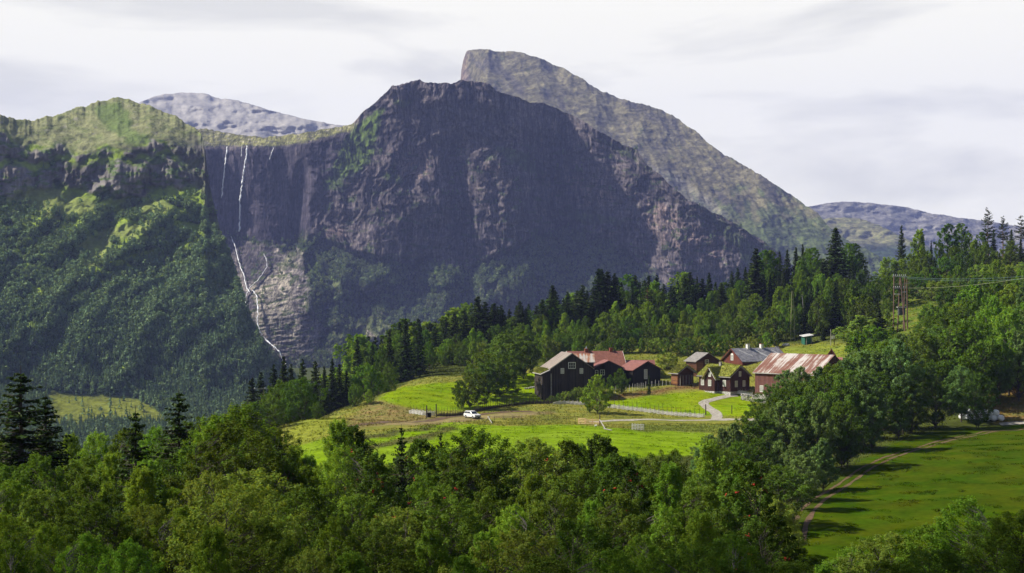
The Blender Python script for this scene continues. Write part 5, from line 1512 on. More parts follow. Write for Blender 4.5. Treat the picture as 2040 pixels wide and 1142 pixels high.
def house(name, label, cat, rp, b, length, hw, rise, wallh, wall_m, roof_m, over=0.35, gable_over=0.35, sod=False, trim=None, roof_t=0.16, found=None, sink=2.0, group=None):
    """rp: front end of the ridge as (column, row, metres away); b: turn in degrees; returns root (its z=0 is the wall foot)"""
    r = P(*rp)
    z0 = r.z - rise - wallh
    root = empty(name, (r.x, r.y, z0), math.radians(b), label, cat, group)
    wx_ = hw - over
    slope = rise / hw
    ze = wallh + slope * over          # wall top under the overhanging eave
    z1 = wallh + rise
    poly = [(-wx_, -sink), (wx_, -sink), (wx_, ze), (0, z1 - 0.04), (-wx_, ze)]
    MB().prism(poly, (gable_over, length - gable_over)).build('wall', M[wall_m], root)
    if found:
        f = MB(); f.box(-wx_ - 0.06, wx_ + 0.06, gable_over - 0.06, length - gable_over + 0.06, -sink, found)
        f.build('foundation', M['stone'], root)
    up = roof_t / math.cos(math.atan(slope))
    rf = MB()
    for sgn in (-1, 1):
        rf.prism([(0, z1), (sgn * hw, wallh), (sgn * hw, wallh + up), (0, z1 + up)], (0, length))
    ro = rf.build('roof', M[roof_m], root)
    if sod:
        for sgn in (-1, 1):
            sod_mesh('turf', (0, 0.08, z1 + up + 0.01), (0, length - 0.08, z1 + up + 0.01), (sgn * (hw - 0.05), length - 0.08, wallh + up + 0.01), (sgn * (hw - 0.05), 0.08, wallh + up + 0.01), 0.28, ro, int(abs(rp[0])) + sgn)
    if trim:
        for yy in (-0.06, length + 0.0):
            tb = MB()
            for sgn in (-1, 1):
                tb.prism([(0, z1 - 0.10), (sgn * (hw + 0.02), wallh - 0.10), (sgn * (hw + 0.02), wallh + up + 0.05), (0, z1 + up + 0.05)], (yy, yy + 0.06))
            tb.build('bargeboard', M[trim], root)
    return root, dict(wx=wx_, ze=ze, z1=z1, up=up, slope=slope, hw=hw, L=length, go=gable_over, ro=ro, wallh=wallh)

def chimney(parent, y, z1, m_, w=0.7, h=1.5, x=0.0, cap=None):
    c = MB().box(x - w / 2, x + w / 2, y - w / 2, y + w / 2, z1 - 0.7, z1 + h).build('chimney', M[m_], parent)
    MB().box(x - w / 2 - 0.07, x + w / 2 + 0.07, y - w / 2 - 0.07, y + w / 2 + 0.07, z1 + h, z1 + h + 0.12).build('chimney_cap', M[m_ if cap is None else cap], c)
    return c

# 1 the dark barn, gable to us, with its lean-to
b1, q = house('barn', 'big dark weathered barn with three white windows in its gable', 'barn', (1140, 705, 366), 12, 11.5, 6.0, 4.1, 8.9, 'dark_boards', 'old_tin', sink=3)
def fx(px, d, root):      # local x of a column on the front gable
    return ((px - CX) / F * d - root.location.x)
facet_window(b1, 'front', fx(1140, 366, b1), q['z1'] - 3.05, 1.75, 1.5, 0, 3, 2, yb=q['go'])
facet_window(b1, 'front', fx(1120.5, 366, b1), q['z1'] - 4.45, 0.75, 1.25, 0, 2, 3, yb=q['go'], pane='pale_glass')
facet_window(b1, 'front', fx(1159.5, 366, b1), q['z1'] - 4.5, 0.75, 1.25, 0, 2, 3, yb=q['go'], pane='pale_glass')
w_ = MB().prism([(-8.0, -3), (-q['wx'] - 0.02, -3), (-q['wx'] - 0.02, 8.55), (-8.0, 7.75)], (q['go'] - 0.35, 9)).build('lean_to_wall', M['dark_boards'], b1)
MB().prism([(-8.5, 7.62), (-5.98, 8.75), (-5.98, 8.90), (-8.5, 7.77)], (-0.45, 9.4)).build('lean_to_roof', M['grey_wood'], b1)
sod_mesh('turf', (-6.1, 0.9, 8.92), (-6.1, 9.3, 8.92), (-8.4, 9.3, 7.86), (-8.4, 0.9, 7.86), 0.2, b1, 77)
tb = MB(); tb.prism([(0, q['z1'] - 0.06), (-6.04, q['wallh'] - 0.06), (-6.04, q['wallh'] + 0.24), (0, q['z1'] + 0.24)], (-0.07, -0.005)); tb.build('bargeboard', M['grey_wood'], b1)
MB().box(-q['wx'] - 0.12, -q['wx'] + 0.1, q['go'] - 0.5, q['go'] - 0.37, -3, 7.9).build('corner_board', M['grey_wood'], b1)

# the tin-roofed shed behind it
s1, q = house('shed', 'rusty tin roofed shed between the dark barn and the red-roofed house', 'shed', (1184, 706, 386), 90, 7.5, 3.4, 2.2, 6.5, 'black_boards', 'shed_rust')

# 2 the long red-roofed house
h2, q = house('farmhouse', 'long house with red tile roof and two brick chimneys', 'house', (1240, 700.5, 404), 99, 16.4, 5.6, 4.4, 4.6, 'black_boards', 'tile', sink=3, trim='white_paint')
chimney(h2, 3.4, q['z1'], 'brick', 0.85, 0.95)
c = chimney(h2, 10.6, q['z1'], 'brick', 0.95, 0.8)
MB().bar((0, 10.6, q['z1'] + 0.85), (0, 10.6, q['z1'] + 1.5), 0.28, 0.06, 8).build('chimney_cowl', M['steel'], h2)
# 3 its black gabled neighbour
h3, q = house('house', 'black gabled house with pink roof edge right of the dark barn', 'house', (1213, 719.5, 386), 4, 9, 4.5, 2.1, 3.6, 'black_boards', 'pink_tile', over=0.5, gable_over=0.6, trim=None)
facet_window(h3, 'front', -1.7, 2.55, 1.1, 1.35, 0, 2, 2, 'cream_paint', yb=q['go'])
facet_window(h3, 'front', -3.3, 2.5, 0.7, 1.2, 0, 1, 2, 'cream_paint', yb=q['go'])
MB().box(-0.3, 0.5, q['go'] - 0.5, q['go'] - 0.05, 1.0, 1.2).build('bench', M['grey_wood'], h3)
# 4 black house on the right of the group, its tall white window
h4, q = house('house', 'black house with tall white window and red roof slope', 'house', (1291, 720.5, 390), 33, 7.5, 5.3, 2.45, 3.4, 'black_boards', 'pink_tile', over=0.45, gable_over=0.5)
facet_window(h4, 'front', -0.45, 2.35, 0.95, 2.5, 0, 2, 4, 'white_paint', 'pale_glass', yb=q['go'])
w_ = MB()
h4b, q4 = house('outbuilding', 'low red roofed wing behind the black house with tall window', 'outbuilding', (1304, 718.5, 404), 90, 8.4, 3.2, 1.9, 3.6, 'black_boards', 'pink_tile')

# 5 the turf-roofed storehouse of logs
h5, q = house('log_storehouse', 'small turf roofed log storehouse with open gable front and posts', 'storehouse', (1370, 730, 388), 34, 4.2, 3.5, 2.1, 3.1, 'dark_logs', 'grey_wood', over=0.6, gable_over=0.9, sod=True, sink=1.0)
MB().box(-q['wx'] - 0.05, -q['wx'] + 0.6, q['go'] - 0.03, 3.5, 0.3, q['ze'] - 0.3).build('log_bay', M['logs'], h5)
for x in (-2.4, -1.4, -0.3, 0.8, 1.8): MB().box(x - 0.07, x + 0.07, 0.25, 0.39, -0.8, 2.7).build('post', M['grey_wood'], h5)
MB().box(-q['wx'], q['wx'], 0.2, 0.42, 2.7, 2.85).build('beam', M['dark_wood'], h5)
# 6 the two-storey log house
h6, q = house('log_house', 'tall brown log house with grey slate roof and one small window', 'house', (1412, 704, 402), 26, 6.4, 4.4, 2.5, 5.6, 'dark_logs', 'old_slate', over=0.5, gable_over=0.5, sink=2)
facet_window(h6, 'front', -0.35, q['z1'] - 2.45, 1.05, 1.1, 0, 2, 2, 'cream_paint', yb=q['go'])
MB().box(-q['wx'] - 0.05, -1.6, q['go'] - 0.08, q['go'] + 0.02, 2.0, q['ze'] - 0.15).build('log_wall', M['logs'], h6)
# 7 the slate-roofed main house
h7, q = house('farmhouse', 'large red-brown house with broad grey slate roof and two pale chimneys', 'house', (1456, 695.5, 414), -61, 18.0, 5.2, 3.75, 4.8, 'red_brown_boards', 'slate', over=0.45, gable_over=0.5, trim='red_brown_boards', sink=2)
facet_window(h7, 'front', 0.0, q['z1'] - 2.5, 1.0, 1.5, 0, 2, 2, 'white_paint', 'pale_glass', yb=q['go'])
MB().prism([(-0.62, q['z1'] - 1.68), (0.62, q['z1'] - 1.68), (0.4, q['z1'] - 1.38), (0, q['z1'] - 1.25), (-0.4, q['z1'] - 1.38)], (q['go'] - 0.09, q['go'] - 0.003)).build('window_arch', M['white_paint'], h7)
facet_window(h7, 'front', -2.6, q['z1'] - 5.6, 1.0, 1.4, 0, 2, 2, 'white_paint', 'glass', yb=q['go'])
facet_window(h7, 'front', 2.4, q['z1'] - 5.6, 1.0, 1.4, 0, 2, 2, 'white_paint', 'glass', yb=q['go'])
chimney(h7, 6.3, q['z1'], 'white_paint', 0.85, 1.3, cap='grey_wood')
chimney(h7, 11.4, q['z1'], 'white_paint', 0.85, 1.3, cap='brick')
# paler slates laid in a pattern
for pts in ([(0.5, 2.4), (0.9, 2.4), (3.4, 5.6), (3.1, 5.8)], [(0.5, 8.2), (1.3, 8.2), (3.9, 11.2), (3.1, 11.2)], [(0.5, 14.4), (0.9, 14.4), (3.4, 16.4), (3.0, 16.6)]):
    mb = MB(); n_0 = 0
    for x, y in pts:
        mb.v.append((x, y, q['z1'] - x * q['slope'] + q['up'] + 0.006)); 
    for x, y in pts:
        mb.v.append((x, y, q['z1'] - x * q['slope'] + q['up'] - 0.03))
    mb.f = [(0, 1, 2, 3), (7, 6, 5, 4), (0, 4, 5, 1), (1, 5, 6, 2), (2, 6, 7, 3), (3, 7, 4, 0)]
    mb.build('pale_slate_band', M['pale_metal'], q['ro'])

# 8 the turf-roofed brown house
h8, q = house('turf_house', 'brown turf roofed house with white windows on a stone foundation', 'house', (1477, 730.5, 376), 43, 11.6, 4.7, 2.85, 4.3, 'brown_boards', 'grey_wood', over=0.55, gable_over=0.45, sod=True, found=0.55, sink=1.2)
for x in (-1.65, 1.65): facet_window(h8, 'front', x, 2.55, 0.95, 1.5, 0, 2, 3, 'cream_paint', 'pale_glass', yb=q['go'])
facet_window(h8, 'front', -0.05, 5.15, 0.8, 1.2, 0, 2, 3, 'cream_paint', 'pale_glass', yb=q['go'])
for y in (2.4, 6.2, 9.9): facet_window(h8, 'left', y, 2.75, 0.85, 1.5, q['wx'] + (1.5 if y == 6.2 else 0), 2, 3, 'white_paint', 'pale_glass')
chimney(h8, 6.6, q['z1'], 'grey_wood', 0.6, 0.9, x=-0.6)
# gabled bay on its long side
by0, by1 = 4.6, 7.8
bx0, bx1 = -q['wx'] - 1.5, -1.2
ym = (by0 + by1) / 2
mb = MB()
zr, zb = 6.7, 4.55
n0 = [(bx0, by0, 0.55), (bx0, by1, 0.55), (bx0, by1, zb), (bx0, ym, zr), (bx0, by0, zb)]
n1 = [(bx1, y, z) for _, y, z in n0]
mb.v = n0 + n1; mb.f = [(0, 1, 2, 3, 4), (9, 8, 7, 6, 5)] + [(i, 5 + i, 5 + (i + 1) % 5, (i + 1) % 5) for i in range(5)]
bay = mb.build('bay', M['brown_boards'], h8)
MB().box(bx0 - 0.06, -q['wx'], by0 - 0.06, by1 + 0.06, -1.2, 0.545).build('bay_foundation', M['stone'], bay)
for sg, ye in ((-1, by0 - 0.75), (1, by1 + 0.75)):
    sl = (zr - zb) / ((by1 - by0) / 2)
    ze_ = zr - sl * abs(ye - ym)
    mb = MB(); x0 = bx0 - 0.5
    mb.v = [(x0, ym, zr + 0.02), (bx1, ym, zr + 0.02), (bx1, ye, ze_), (x0, ye, ze_), (x0, ym, zr + 0.2), (bx1, ym, zr + 0.2), (bx1, ye, ze_ + 0.18), (x0, ye, ze_ + 0.18)]
    mb.f = [(0, 1, 2, 3), (7, 6, 5, 4), (0, 4, 5, 1), (1, 5, 6, 2), (2, 6, 7, 3), (3, 7, 4, 0)]
    rr_ = mb.build('bay_roof', M['grey_wood'], h8)
    sod_mesh('turf', (x0 + 0.05, ym, zr + 0.21), (bx1, ym, zr + 0.21), (bx1, ye, ze_ + 0.19), (x0 + 0.05, ye, ze_ + 0.19), 0.22, rr_, 88 + sg)
    mb = MB()
    mb.v = [(x0 - 0.07, ym, zr - 0.05), (x0 - 0.005, ym, zr - 0.05), (x0 - 0.005, ye, ze_ - 0.0), (x0 - 0.07, ye, ze_ - 0.0), (x0 - 0.07, ym, zr + 0.14), (x0 - 0.005, ym, zr + 0.14), (x0 - 0.005, ye, ze_ + 0.14), (x0 - 0.07, ye, ze_ + 0.14)]
    mb.f = [(0, 1, 2, 3), (7, 6, 5, 4), (0, 4, 5, 1), (1, 5, 6, 2), (2, 6, 7, 3), (3, 7, 4, 0)]
    mb.build('bargeboard', M['white_paint' if sg < 0 else 'red_brown_boards'], h8)
facet_window(h8, 'left', ym, 4.95, 0.7, 0.9, q['wx'] + 1.5, 2, 2, 'white_paint', 'pale_glass')

# 9 the long red barn
h9, q = house('barn', 'long red barn with rusty white tin roof and stone foundation', 'barn', (1663, 708.5, 358), 45, 19.4, 8.3, 4.75, 5.6, 'red_boards', 'barn_rust', over=0.5, gable_over=0.4, found=0.05, sink=3.5)
for y in (18.2, 16.0, 13.6):
    MB().box(-q['wx'] - 0.04, -q['wx'] - 0.005, y - 0.35, y + 0.35, 3.7, 4.6).build('shutter', M['red_boards'], h9)
facet_window(h9, 'left', 16.9, 1.5, 0.9, 1.5, q['wx'], 2, 3, 'white_paint', 'pale_glass')
MB().box(-q['hw'] - 0.03, -q['hw'] + 0.02, 0, q['L'], q['wallh'] - 0.12, q['wallh'] + 0.02).build('gutter', M['pale_metal'], h9)
h9b, q = house('shed', 'small shed with red pointed gable behind the ridge of the long red barn', 'shed', (1656, 697, 385), -14, 3.0, 1.3, 1.9, 4.5, 'red_brown_boards', 'tile', over=0.15, gable_over=0.15)
h9c, q = house('shed', 'low shed whose red roof tip shows right of the long red barn', 'shed', (1685, 714, 372), 30, 4.0, 2.0, 1.6, 3.5, 'black_boards', 'pink_tile', over=0.2, gable_over=0.2)

# the green shed on the slope
g_ = on_ground(1607, 432)
gs = empty('shed', (g_.x, g_.y, g_.z - 0.2), math.radians(18), 'small green shed with a pale sloping roof at the wood edge', 'shed')
MB().box(-1.25, 1.25, -1.1, 1.1, -0.6, 2.5).build('wall', M['green_shed'], gs)
mb = MB(); mb.v = [(-1.75, -1.5, 2.25), (1.75, -1.5, 2.75), (1.75, 1.4, 3.15), (-1.75, 1.4, 2.65)]; mb.v += [(x, y, z + 0.14) for x, y, z in mb.v]
mb.f = [(3, 2, 1, 0), (4, 5, 6, 7), (0, 1, 5, 4), (1, 2, 6, 5), (2, 3, 7, 6), (3, 0, 4, 7)]
mb.build('roof', M['pale_metal'], gs)
MB().box(-0.9, -0.78, -1.35, -1.25, -0.6, 2.3).box(0.8, 0.92, -1.35, -1.25, -0.6, 2.5).build('porch_posts', M['grey_wood'], gs)
MB().box(-0.35, 0.45, -1.14, -1.105, -0.1, 1.95).build('door', M['green_shed'], gs)
# ------------------------------------------------------------------ rough grass, uncountable
def tufts(name, regions, n, hmin, hmax, seed, wide=0.12):
    rng = np.random.default_rng(seed)
    jj, ii = np.nonzero(regions)
    ar = (XS[np.minimum(ii + 1, len(XS) - 1)] - XS[ii]) * (YS[np.minimum(jj + 1, len(YS) - 1)] - YS[jj])
    k = rng.choice(len(jj), n, p=ar / ar.sum())
    x = XS[ii[k]] + rng.uniform(-0.6, 0.6, n) * (XS[ii[k]] - XS[ii[k] - 1]); y = YS[jj[k]] + rng.uniform(-0.6, 0.6, n) * (YS[jj[k]] - YS[jj[k] - 1])
    keep = fbm(x / 6, y / 6, 3, seed) > -0.22
    x = x[keep]; y = y[keep]; k = k[keep]; n = len(x)
    base = np.stack([x, y, Hm(x, y)], 1)[:, None, :]
    K = 4
    az = rng.uniform(0, 6.28, (n, K)); h = rng.uniform(hmin, hmax, (n, 1)) * rng.uniform(0.6, 1.1, (n, K)) * (1 + 0.8 * np.clip(fbm(x / 4, y / 4, 3, seed + 2), -0.5, 1))[:, None]
    off = np.stack([np.cos(az), np.sin(az), az * 0], -1) * rng.uniform(0, 0.35, (n, K, 1))
    lean = np.stack([np.cos(az), np.sin(az), az * 0], -1) * (h * 0.35)[..., None]
    sd = np.stack([-np.sin(az), np.cos(az), az * 0], -1) * wide
    b0 = base + off
    tip = b0 + lean; tip[..., 2] += h
    b0[..., 2] -= 0.05
    q = np.stack([b0 - sd, b0 + sd, tip], 2).reshape(-1, 3)
    c = COL[jj[k], ii[k]] * rng.uniform(0.95, 1.8, (n, 1)) * np.array([1.05, 1.0, 0.9])
    me = np_mesh(name, q, np.arange(len(q)).reshape(-1, 3), M['sod'], False, np.repeat(c, 3 * K, axis=0))
    return tag(obj(name, me), kind='stuff')
hay = (COL[..., 0] < COL[..., 1] * 0.85) & (COL[..., 1] > 0.19)           # mown meadow
vis_ = (PXg > -60) & (PXg < 2100) & (GY > 215) & (GY < 480) & ~hay & (PYg > 560)
roadm = inpoly([(1170,834),(1530,834),(1530,843),(1170,845)], PXg, PYg) | inpoly([(690,855),(930,826),(1070,817),(1070,826),(930,838),(690,862)], PXg, PYg) | inpoly([(1395,838),(1396,796),(1475,784),(1475,800),(1440,838)], PXg, PYg) | inpoly([(1880,838),(2200,838),(2200,852),(1880,852)], PXg, PYg)
tufts('rough_grass', vis_ & ~roadm & ~inpoly([(1585,1160),(1570,1060),(1640,978),(1720,915),(1800,873),(1880,853),(2200,846),(2200,1200)], PXg, PYg), 120000, 0.15, 0.42, 71, 0.07)
fieldm = inpoly([(1600,1160),(1596,1060),(1650,985),(1730,925),(1810,885),(1890,868),(2200,856),(2200,1200)], PXg, PYg) & (GY > 120) & (GY < 290) & (fbm(GX / 5, GY / 4, 3, 88) > 0.18)
tufts('meadow_grass', fieldm, 9000, 0.06, 0.20, 72, 0.10)
mowm = hay & (PXg > -60) & (PXg < 1600) & (GY > 215) & (GY < 470) & (fbm(GX / 3, GY / 2, 3, 89) > 0.15)
tufts('meadow_grass', mowm & ~roadm, 14000, 0.05, 0.16, 73, 0.10)
# ------------------------------------------------------------------ fences, gates, poles, car, bales
def up_pt(px, py, dz=0.0):
    g = G(px, py); g.z += dz; return g

def stake_fence(name, label, pix, step, hgt, rail_h, rail_m, post_m, d0=200, tilt=0.10, pair=True, group=None, seed=0, diag=True, r=0.035):
    rng = random.Random(seed)
    pts = path_pts(pix, 0.25, d0)
    s = np.concatenate([[0], np.cumsum(np.linalg.norm(np.diff(pts, axis=0), axis=1))])
    n = int(s[-1] / step)
    if n > 98: step = s[-1] / 98; n = 98
    x0, y0 = pts[0]
    root = empty(name, (x0, y0, float(Hm(x0, y0))), 0, label, 'fence', group)
    pos = []
    for i in range(n + 1):
        u = i * step
        pos.append((float(np.interp(u, s, pts[:, 0])), float(np.interp(u, s, pts[:, 1]))))
    meshes = []
    for k in range(4):
        mb = MB(); h = hgt * rng.uniform(0.8, 1.2)
        mb.bar((0, 0, -0.3), (rng.uniform(-1, 1) * tilt, rng.uniform(-1, 1) * tilt * 0.5, h), r, r * 0.6, 5)
        if pair: mb.bar((0.12, 0.15, -0.3), (0.12 + rng.uniform(-1, 1) * tilt, 0.15, h * rng.uniform(0.8, 1.1)), r, r * 0.6, 5)
        me = bpy.data.meshes.new('post'); me.from_pydata(mb.v, [], mb.f); me.materials.append(M[post_m]); me.update(); meshes.append(me)
    for x, y in pos:
        o = link(bpy.data.objects.new('post', rng.choice(meshes)), root)
        o.location = (x - x0, y - y0, float(Hm(x, y)) - root.location.z)
        o.rotation_euler = (0, 0, rng.uniform(-0.5, 0.5))
    if rail_m:
        mb = MB()
        for i in range(len(pos) - 1):
            (xa, ya), (xb, yb) = pos[i], pos[i + 1]
            za = float(Hm(xa, ya)) - root.location.z; zb = float(Hm(xb, yb)) - root.location.z
            xa -= x0; xb -= x0; ya -= y0; yb -= y0
            if diag:
                for k in range(4):
                    f = rng.uniform(0, 0.3); h1 = rail_h * (0.10 + 0.24 * k)
                    mb.bar((xa - (xb - xa) * 0.5, ya, za + max(h1 - 0.3, 0.0)), (xb + (xb - xa) * 0.3, yb, zb + h1 + 0.22), 0.085, 0.07, 5)
            else:
                for k in range(3):
                    mb.bar((xa, ya, za + rail_h * (0.3 + 0.33 * k)), (xb, yb, zb + rail_h * (0.3 + 0.33 * k)), 0.035, 0.035, 4)
        mb.build('rails', M[rail_m], root)
    return root

stake_fence('fence', 'pale split-rail fence with tall stakes before the main meadow', [(1215,813),(1250,817),(1290,822),(1340,828),(1380,831),(1404,833)], 1.25, 2.3, 0.95, 'pale_wood', 'dark_wood', 250, seed=1)
stake_fence('fence', 'dark stake fence climbing from the white car to the dark barn', [(944,822),(975,816),(1010,811),(1045,807),(1078,805),(1105,806)], 0.95, 2.3, 0.85, 'dark_wood', 'dark_wood', 250, seed=2)
stake_fence('fence', 'pale split-rail fence below the dark barn', [(1106,806),(1130,806),(1150,807),(1172,808)], 1.1, 2.2, 0.8, 'pale_wood', 'dark_wood', 250, seed=3)
stake_fence('fence', 'white split-rail fence piece by the two dark gateposts', [(818,824),(832,826),(847,828),(860,829),(871,830)], 0.9, 2.1, 1.1, 'white_paint', 'dark_wood', 250, seed=4)
stake_fence('fence', 'dark low stake fence left of the white car', [(873,830),(890,830),(910,829),(925,827)], 0.7, 2.0, 0.8, 'dark_wood', 'dark_wood', 250, seed=5)
stake_fence('fence', 'row of pale upright fence stakes before the black houses', [(1222,785),(1240,781),(1262,778),(1285,774),(1310,770),(1350,767),(1392,764)], 1.15, 1.7, 0.6, None, 'pale_wood', 300, tilt=0.04, pair=False, seed=6, r=0.07)
stake_fence('fence', 'thin dark fence along the top edge of the main meadow', [(1218,793),(1260,787),(1300,781),(1350,775),(1396,770)], 1.5, 1.1, 0.9, 'dark_wood', 'dark_wood', 300, pair=False, seed=7, diag=False)
stake_fence('fence', 'thin wire fence between the lane and the lower meadow', [(985,838),(1030,838),(1080,838),(1120,838),(1150,838)], 2.2, 1.1, 0.9, 'dark_wood', 'dark_wood', 250, pair=False, seed=8, diag=False, r=0.045)
stake_fence('fence', 'pale stake fence between the turf-roofed house and the red barn', [(1470,785),(1480,787),(1492,789),(1502,791)], 0.55, 1.9, 1.0, 'white_paint', 'grey_wood', 250, seed=9)

def stone_wall(name, label, pix, h, seed, d0=200, w=0.5):
    rng = np.random.default_rng(seed)
    pts = path_pts(pix, 0.3, d0)
    x0, y0 = pts[0]
    root_z = float(Hm(x0, y0))
    mb = MB()
    ico = [(0, 0, 1), (0.9, 0, 0.2), (0.2, 0.9, 0.1), (-0.8, 0.5, 0.2), (-0.7, -0.6, 0.1), (0.3, -0.9, 0.2), (0, 0, -1)]
    fc = [(0, 1, 2), (0, 2, 3), (0, 3, 4), (0, 4, 5), (0, 5, 1), (6, 2, 1), (6, 3, 2), (6, 4, 3), (6, 5, 4), (6, 1, 5)]
    for x, y in pts:
        z = float(Hm(x, y)) - root_z
        for k in range(max(2, int(h / 0.22))):
            b = len(mb.v); s = rng.uniform(0.14, 0.30); c = (x - x0 + rng.uniform(-.15, .15), y - y0 + rng.uniform(-w / 2, w / 2), z + 0.05 + k * 0.22 + rng.uniform(-.05, .05))
            sc_ = (s * rng.uniform(0.9, 1.5), s, s * rng.uniform(0.6, 0.9))
            mb.v += [(c[0] + v[0] * sc_[0], c[1] + v[1] * sc_[1], c[2] + v[2] * sc_[2]) for v in ico]
            mb.f += [tuple(b + i for i in f) for f in fc]
    o = mb.build(name, M['stone'])
    o.location = (x0, y0, root_z)
    return tag(o, label, 'stone wall')
stone_wall('stone_wall', 'pale dry stone wall at the corner of the long red barn', [(1478,797),(1490,799),(1503,801)], 1.9, 1, 300, 1.0)
stone_wall('stone_wall', 'low stone wall across the meadow left of the dark barn', [(1046,776),(1060,774),(1074,772)], 0.6, 2, 300)

# gateposts, gates
def post_thing(px, py, h, r, m_, label, lean=0.0, name='gatepost', cat='post'):
    g = G(px, py)
    mb = MB().bar((0, 0, -0.5), (lean * h, 0, h), r, r * 0.8, 8)
    mb.bar((lean * h, 0, h), (lean * h, 0, h + r * 0.7), r * 0.8, r * 0.25, 8)
    o = mb.build(name, M[m_]); o.location = g
    return tag(o, label, cat)
post_thing(850, 834, 3.0, 0.17, 'dark_wood', 'left one of two thick dark gateposts')
post_thing(869, 831, 3.0, 0.16, 'dark_wood', 'right one of two thick dark gateposts')
post_thing(1406, 827, 2.5, 0.16, 'dark_wood', 'dark thick post at the end of the meadow fence by the driveway')
post_thing(1458, 825, 2.0, 0.12, 'dark_wood', 'dark post right of the driveway bend')
g = G(855, 832)
bn = empty('bin', g, 0.2, 'black bin between the dark gateposts', 'bin')
MB().prism([(-0.38, 0), (0.38, 0), (0.45, 1.0), (-0.45, 1.0)], (-0.35, 0.35)).build('body', M['rubber'], bn)
MB().box(-0.48, 0.48, -0.4, 0.38, 1.0, 1.08).build('lid', M['rubber'], bn)

def board_gate(name, label, pa, pb, h, n, m_, posts=3):
    a = on_ground(*pa); b = on_ground(*pb)
    root = empty(name, a, math.atan2(b.y - a.y, b.x - a.x), label, 'gate')
    Ln = math.hypot(b.x - a.x, b.y - a.y); dz = b.z - a.z
    bd = MB()
    for k in range(n):
        z = 0.22 + (h - 0.3) * k / (n - 1)
        bd.v, bd.f = bd.v, bd.f
        i = len(bd.v)
        for (x, zz) in ((0, 0), (Ln, dz)):
            for y in (-0.03, 0.03):
                for q_ in (-0.06, 0.06): bd.v.append((x, y, z + zz + q_))
        bd.f += [(i, i + 1, i + 3, i + 2), (i + 4, i + 6, i + 7, i + 5), (i, i + 4, i + 5, i + 1), (i + 2, i + 3, i + 7, i + 6), (i + 1, i + 5, i + 7, i + 3), (i, i + 2, i + 6, i + 4)]
    bd.build('boards', M[m_], root)
    for k in range(posts):
        x = Ln * k / (posts - 1); z = dz * k / (posts - 1)
        MB().box(x - 0.08, x + 0.08, 0.04, 0.18, z - 0.4, z + h + 0.05).build('post', M[m_], root)
    return root
board_gate('board_fence', 'fresh yellow board fence panel left of the wooden gate', (1152,315), (1165,311.5), 1.35, 4, 'new_wood', 2)
board_gate('wooden_gate', 'fresh yellow wooden gate across the meadow entrance', (1166,311), (1194,309), 1.2, 4, 'new_wood', 3)
post_thing(1195, 847, 2.3, 0.12, 'dark_wood', 'tall dark post beside the fresh wooden gate')
g = G(1187, 851)
o = MB().bar((-0.25, 0, 0.25), (0.25, 0, 0.3), 0.24, 0.2, 8).build('stone', M['white_paint']); o.location = g; tag(o, 'white stone lying before the fresh wooden gate', 'stone')
def plank(px0, py0, px1, py1, z0, z1, r, m_, label, name='plank'):
    a = G(px0, py0); b = G(px1, py1)
    o = MB().bar((0, 0, z0), (b.x - a.x, b.y - a.y, b.z - a.z + z1), r, r * 0.7, 6).build(name, M[m_]); o.location = a
    return tag(o, label, 'plank')
plank(1195, 849, 1206, 856, 1.3, 0.1, 0.13, 'grey_wood', 'grey beam leaning from the tall post by the wooden gate', 'beam')
plank(1203, 857, 1219, 859, 0.25, 0.15, 0.13, 'grey_wood', 'grey log lying right of the wooden gate', 'log')
plank(972, 838, 980, 845, 0.9, 0.2, 0.14, 'grey_wood', 'pale curved driftwood log below the lane', 'log')
plank(966, 843, 976, 839, 0.1, 1.1, 0.08, 'dark_wood', 'dark branch leaning by the pale driftwood log', 'log')
board_gate('pallet', 'pale pallet-like fence panel at the lower meadow edge', (1259,284), (1282,283), 1.2, 4, 'pale_wood', 5)

# the white car
g = G(941, 833)
ca = empty('parked_car', (g.x, g.y, g.z), 0, 'white estate car standing on the farm lane', 'car')
hd = math.atan2(-0.80, 0.60); ca.rotation_euler = (0, 0, hd)
LN, WD = 4.6, 1.85
bm_prof = [(-2.3, .45), (-2.28, .95), (-2.2, 1.02), (-1.0, 1.06), (0.75, 1.05), (2.0, .92), (2.28, .75), (2.3, .42), (1.9, .30), (-1.9, .30)]
def ext(profile, w0, w1=None, ztop=None):
    """side profile (x,z) extruded across the width; the top narrows to w1"""
    mb = MB(); n = len(profile)
    zs = [z for _, z in profile]; lo_, hi = min(zs), max(zs)
    for sg in (-1, 1):
        for x, z in profile:
            f = (z - lo_) / (hi - lo_); w = w0 + ((w1 or w0) - w0) * f
            mb.v.append((x, sg * w / 2, z))
    mb.f = [tuple(range(n)), tuple(range(2 * n - 1, n - 1, -1))] + [(i, n + i, n + (i + 1) % n, (i + 1) % n) for i in range(n)]
    return mb
ext(bm_prof, WD, WD * 0.96).build('body', M['car_paint'], ca, bevel=0.05)
ext([(-2.15, 1.0), (-1.95, 1.55), (-1.7, 1.64), (0.0, 1.64), (0.25, 1.58), (1.0, 1.03)], WD * 0.94, WD * 0.74).build('cabin', M['car_paint'], ca, bevel=0.04)
ext([(-2.0, 1.09), (-1.86, 1.50), (-1.05, 1.52), (-1.05, 1.09)], WD * 0.955, WD * 0.80).build('window', M['glass'], ca)
ext([(-0.95, 1.09), (-0.95, 1.52), (0.08, 1.52), (0.72, 1.09)], WD * 0.955, WD * 0.80).build('window', M['glass'], ca)
mb = MB(); mb.v = [(1.02, -.74, 1.06), (1.02, .74, 1.06), (0.30, .62, 1.56), (0.30, -.62, 1.56), (0.96, -.74, 1.02), (0.96, .74, 1.02), (0.24, .62, 1.52), (0.24, -.62, 1.52)]
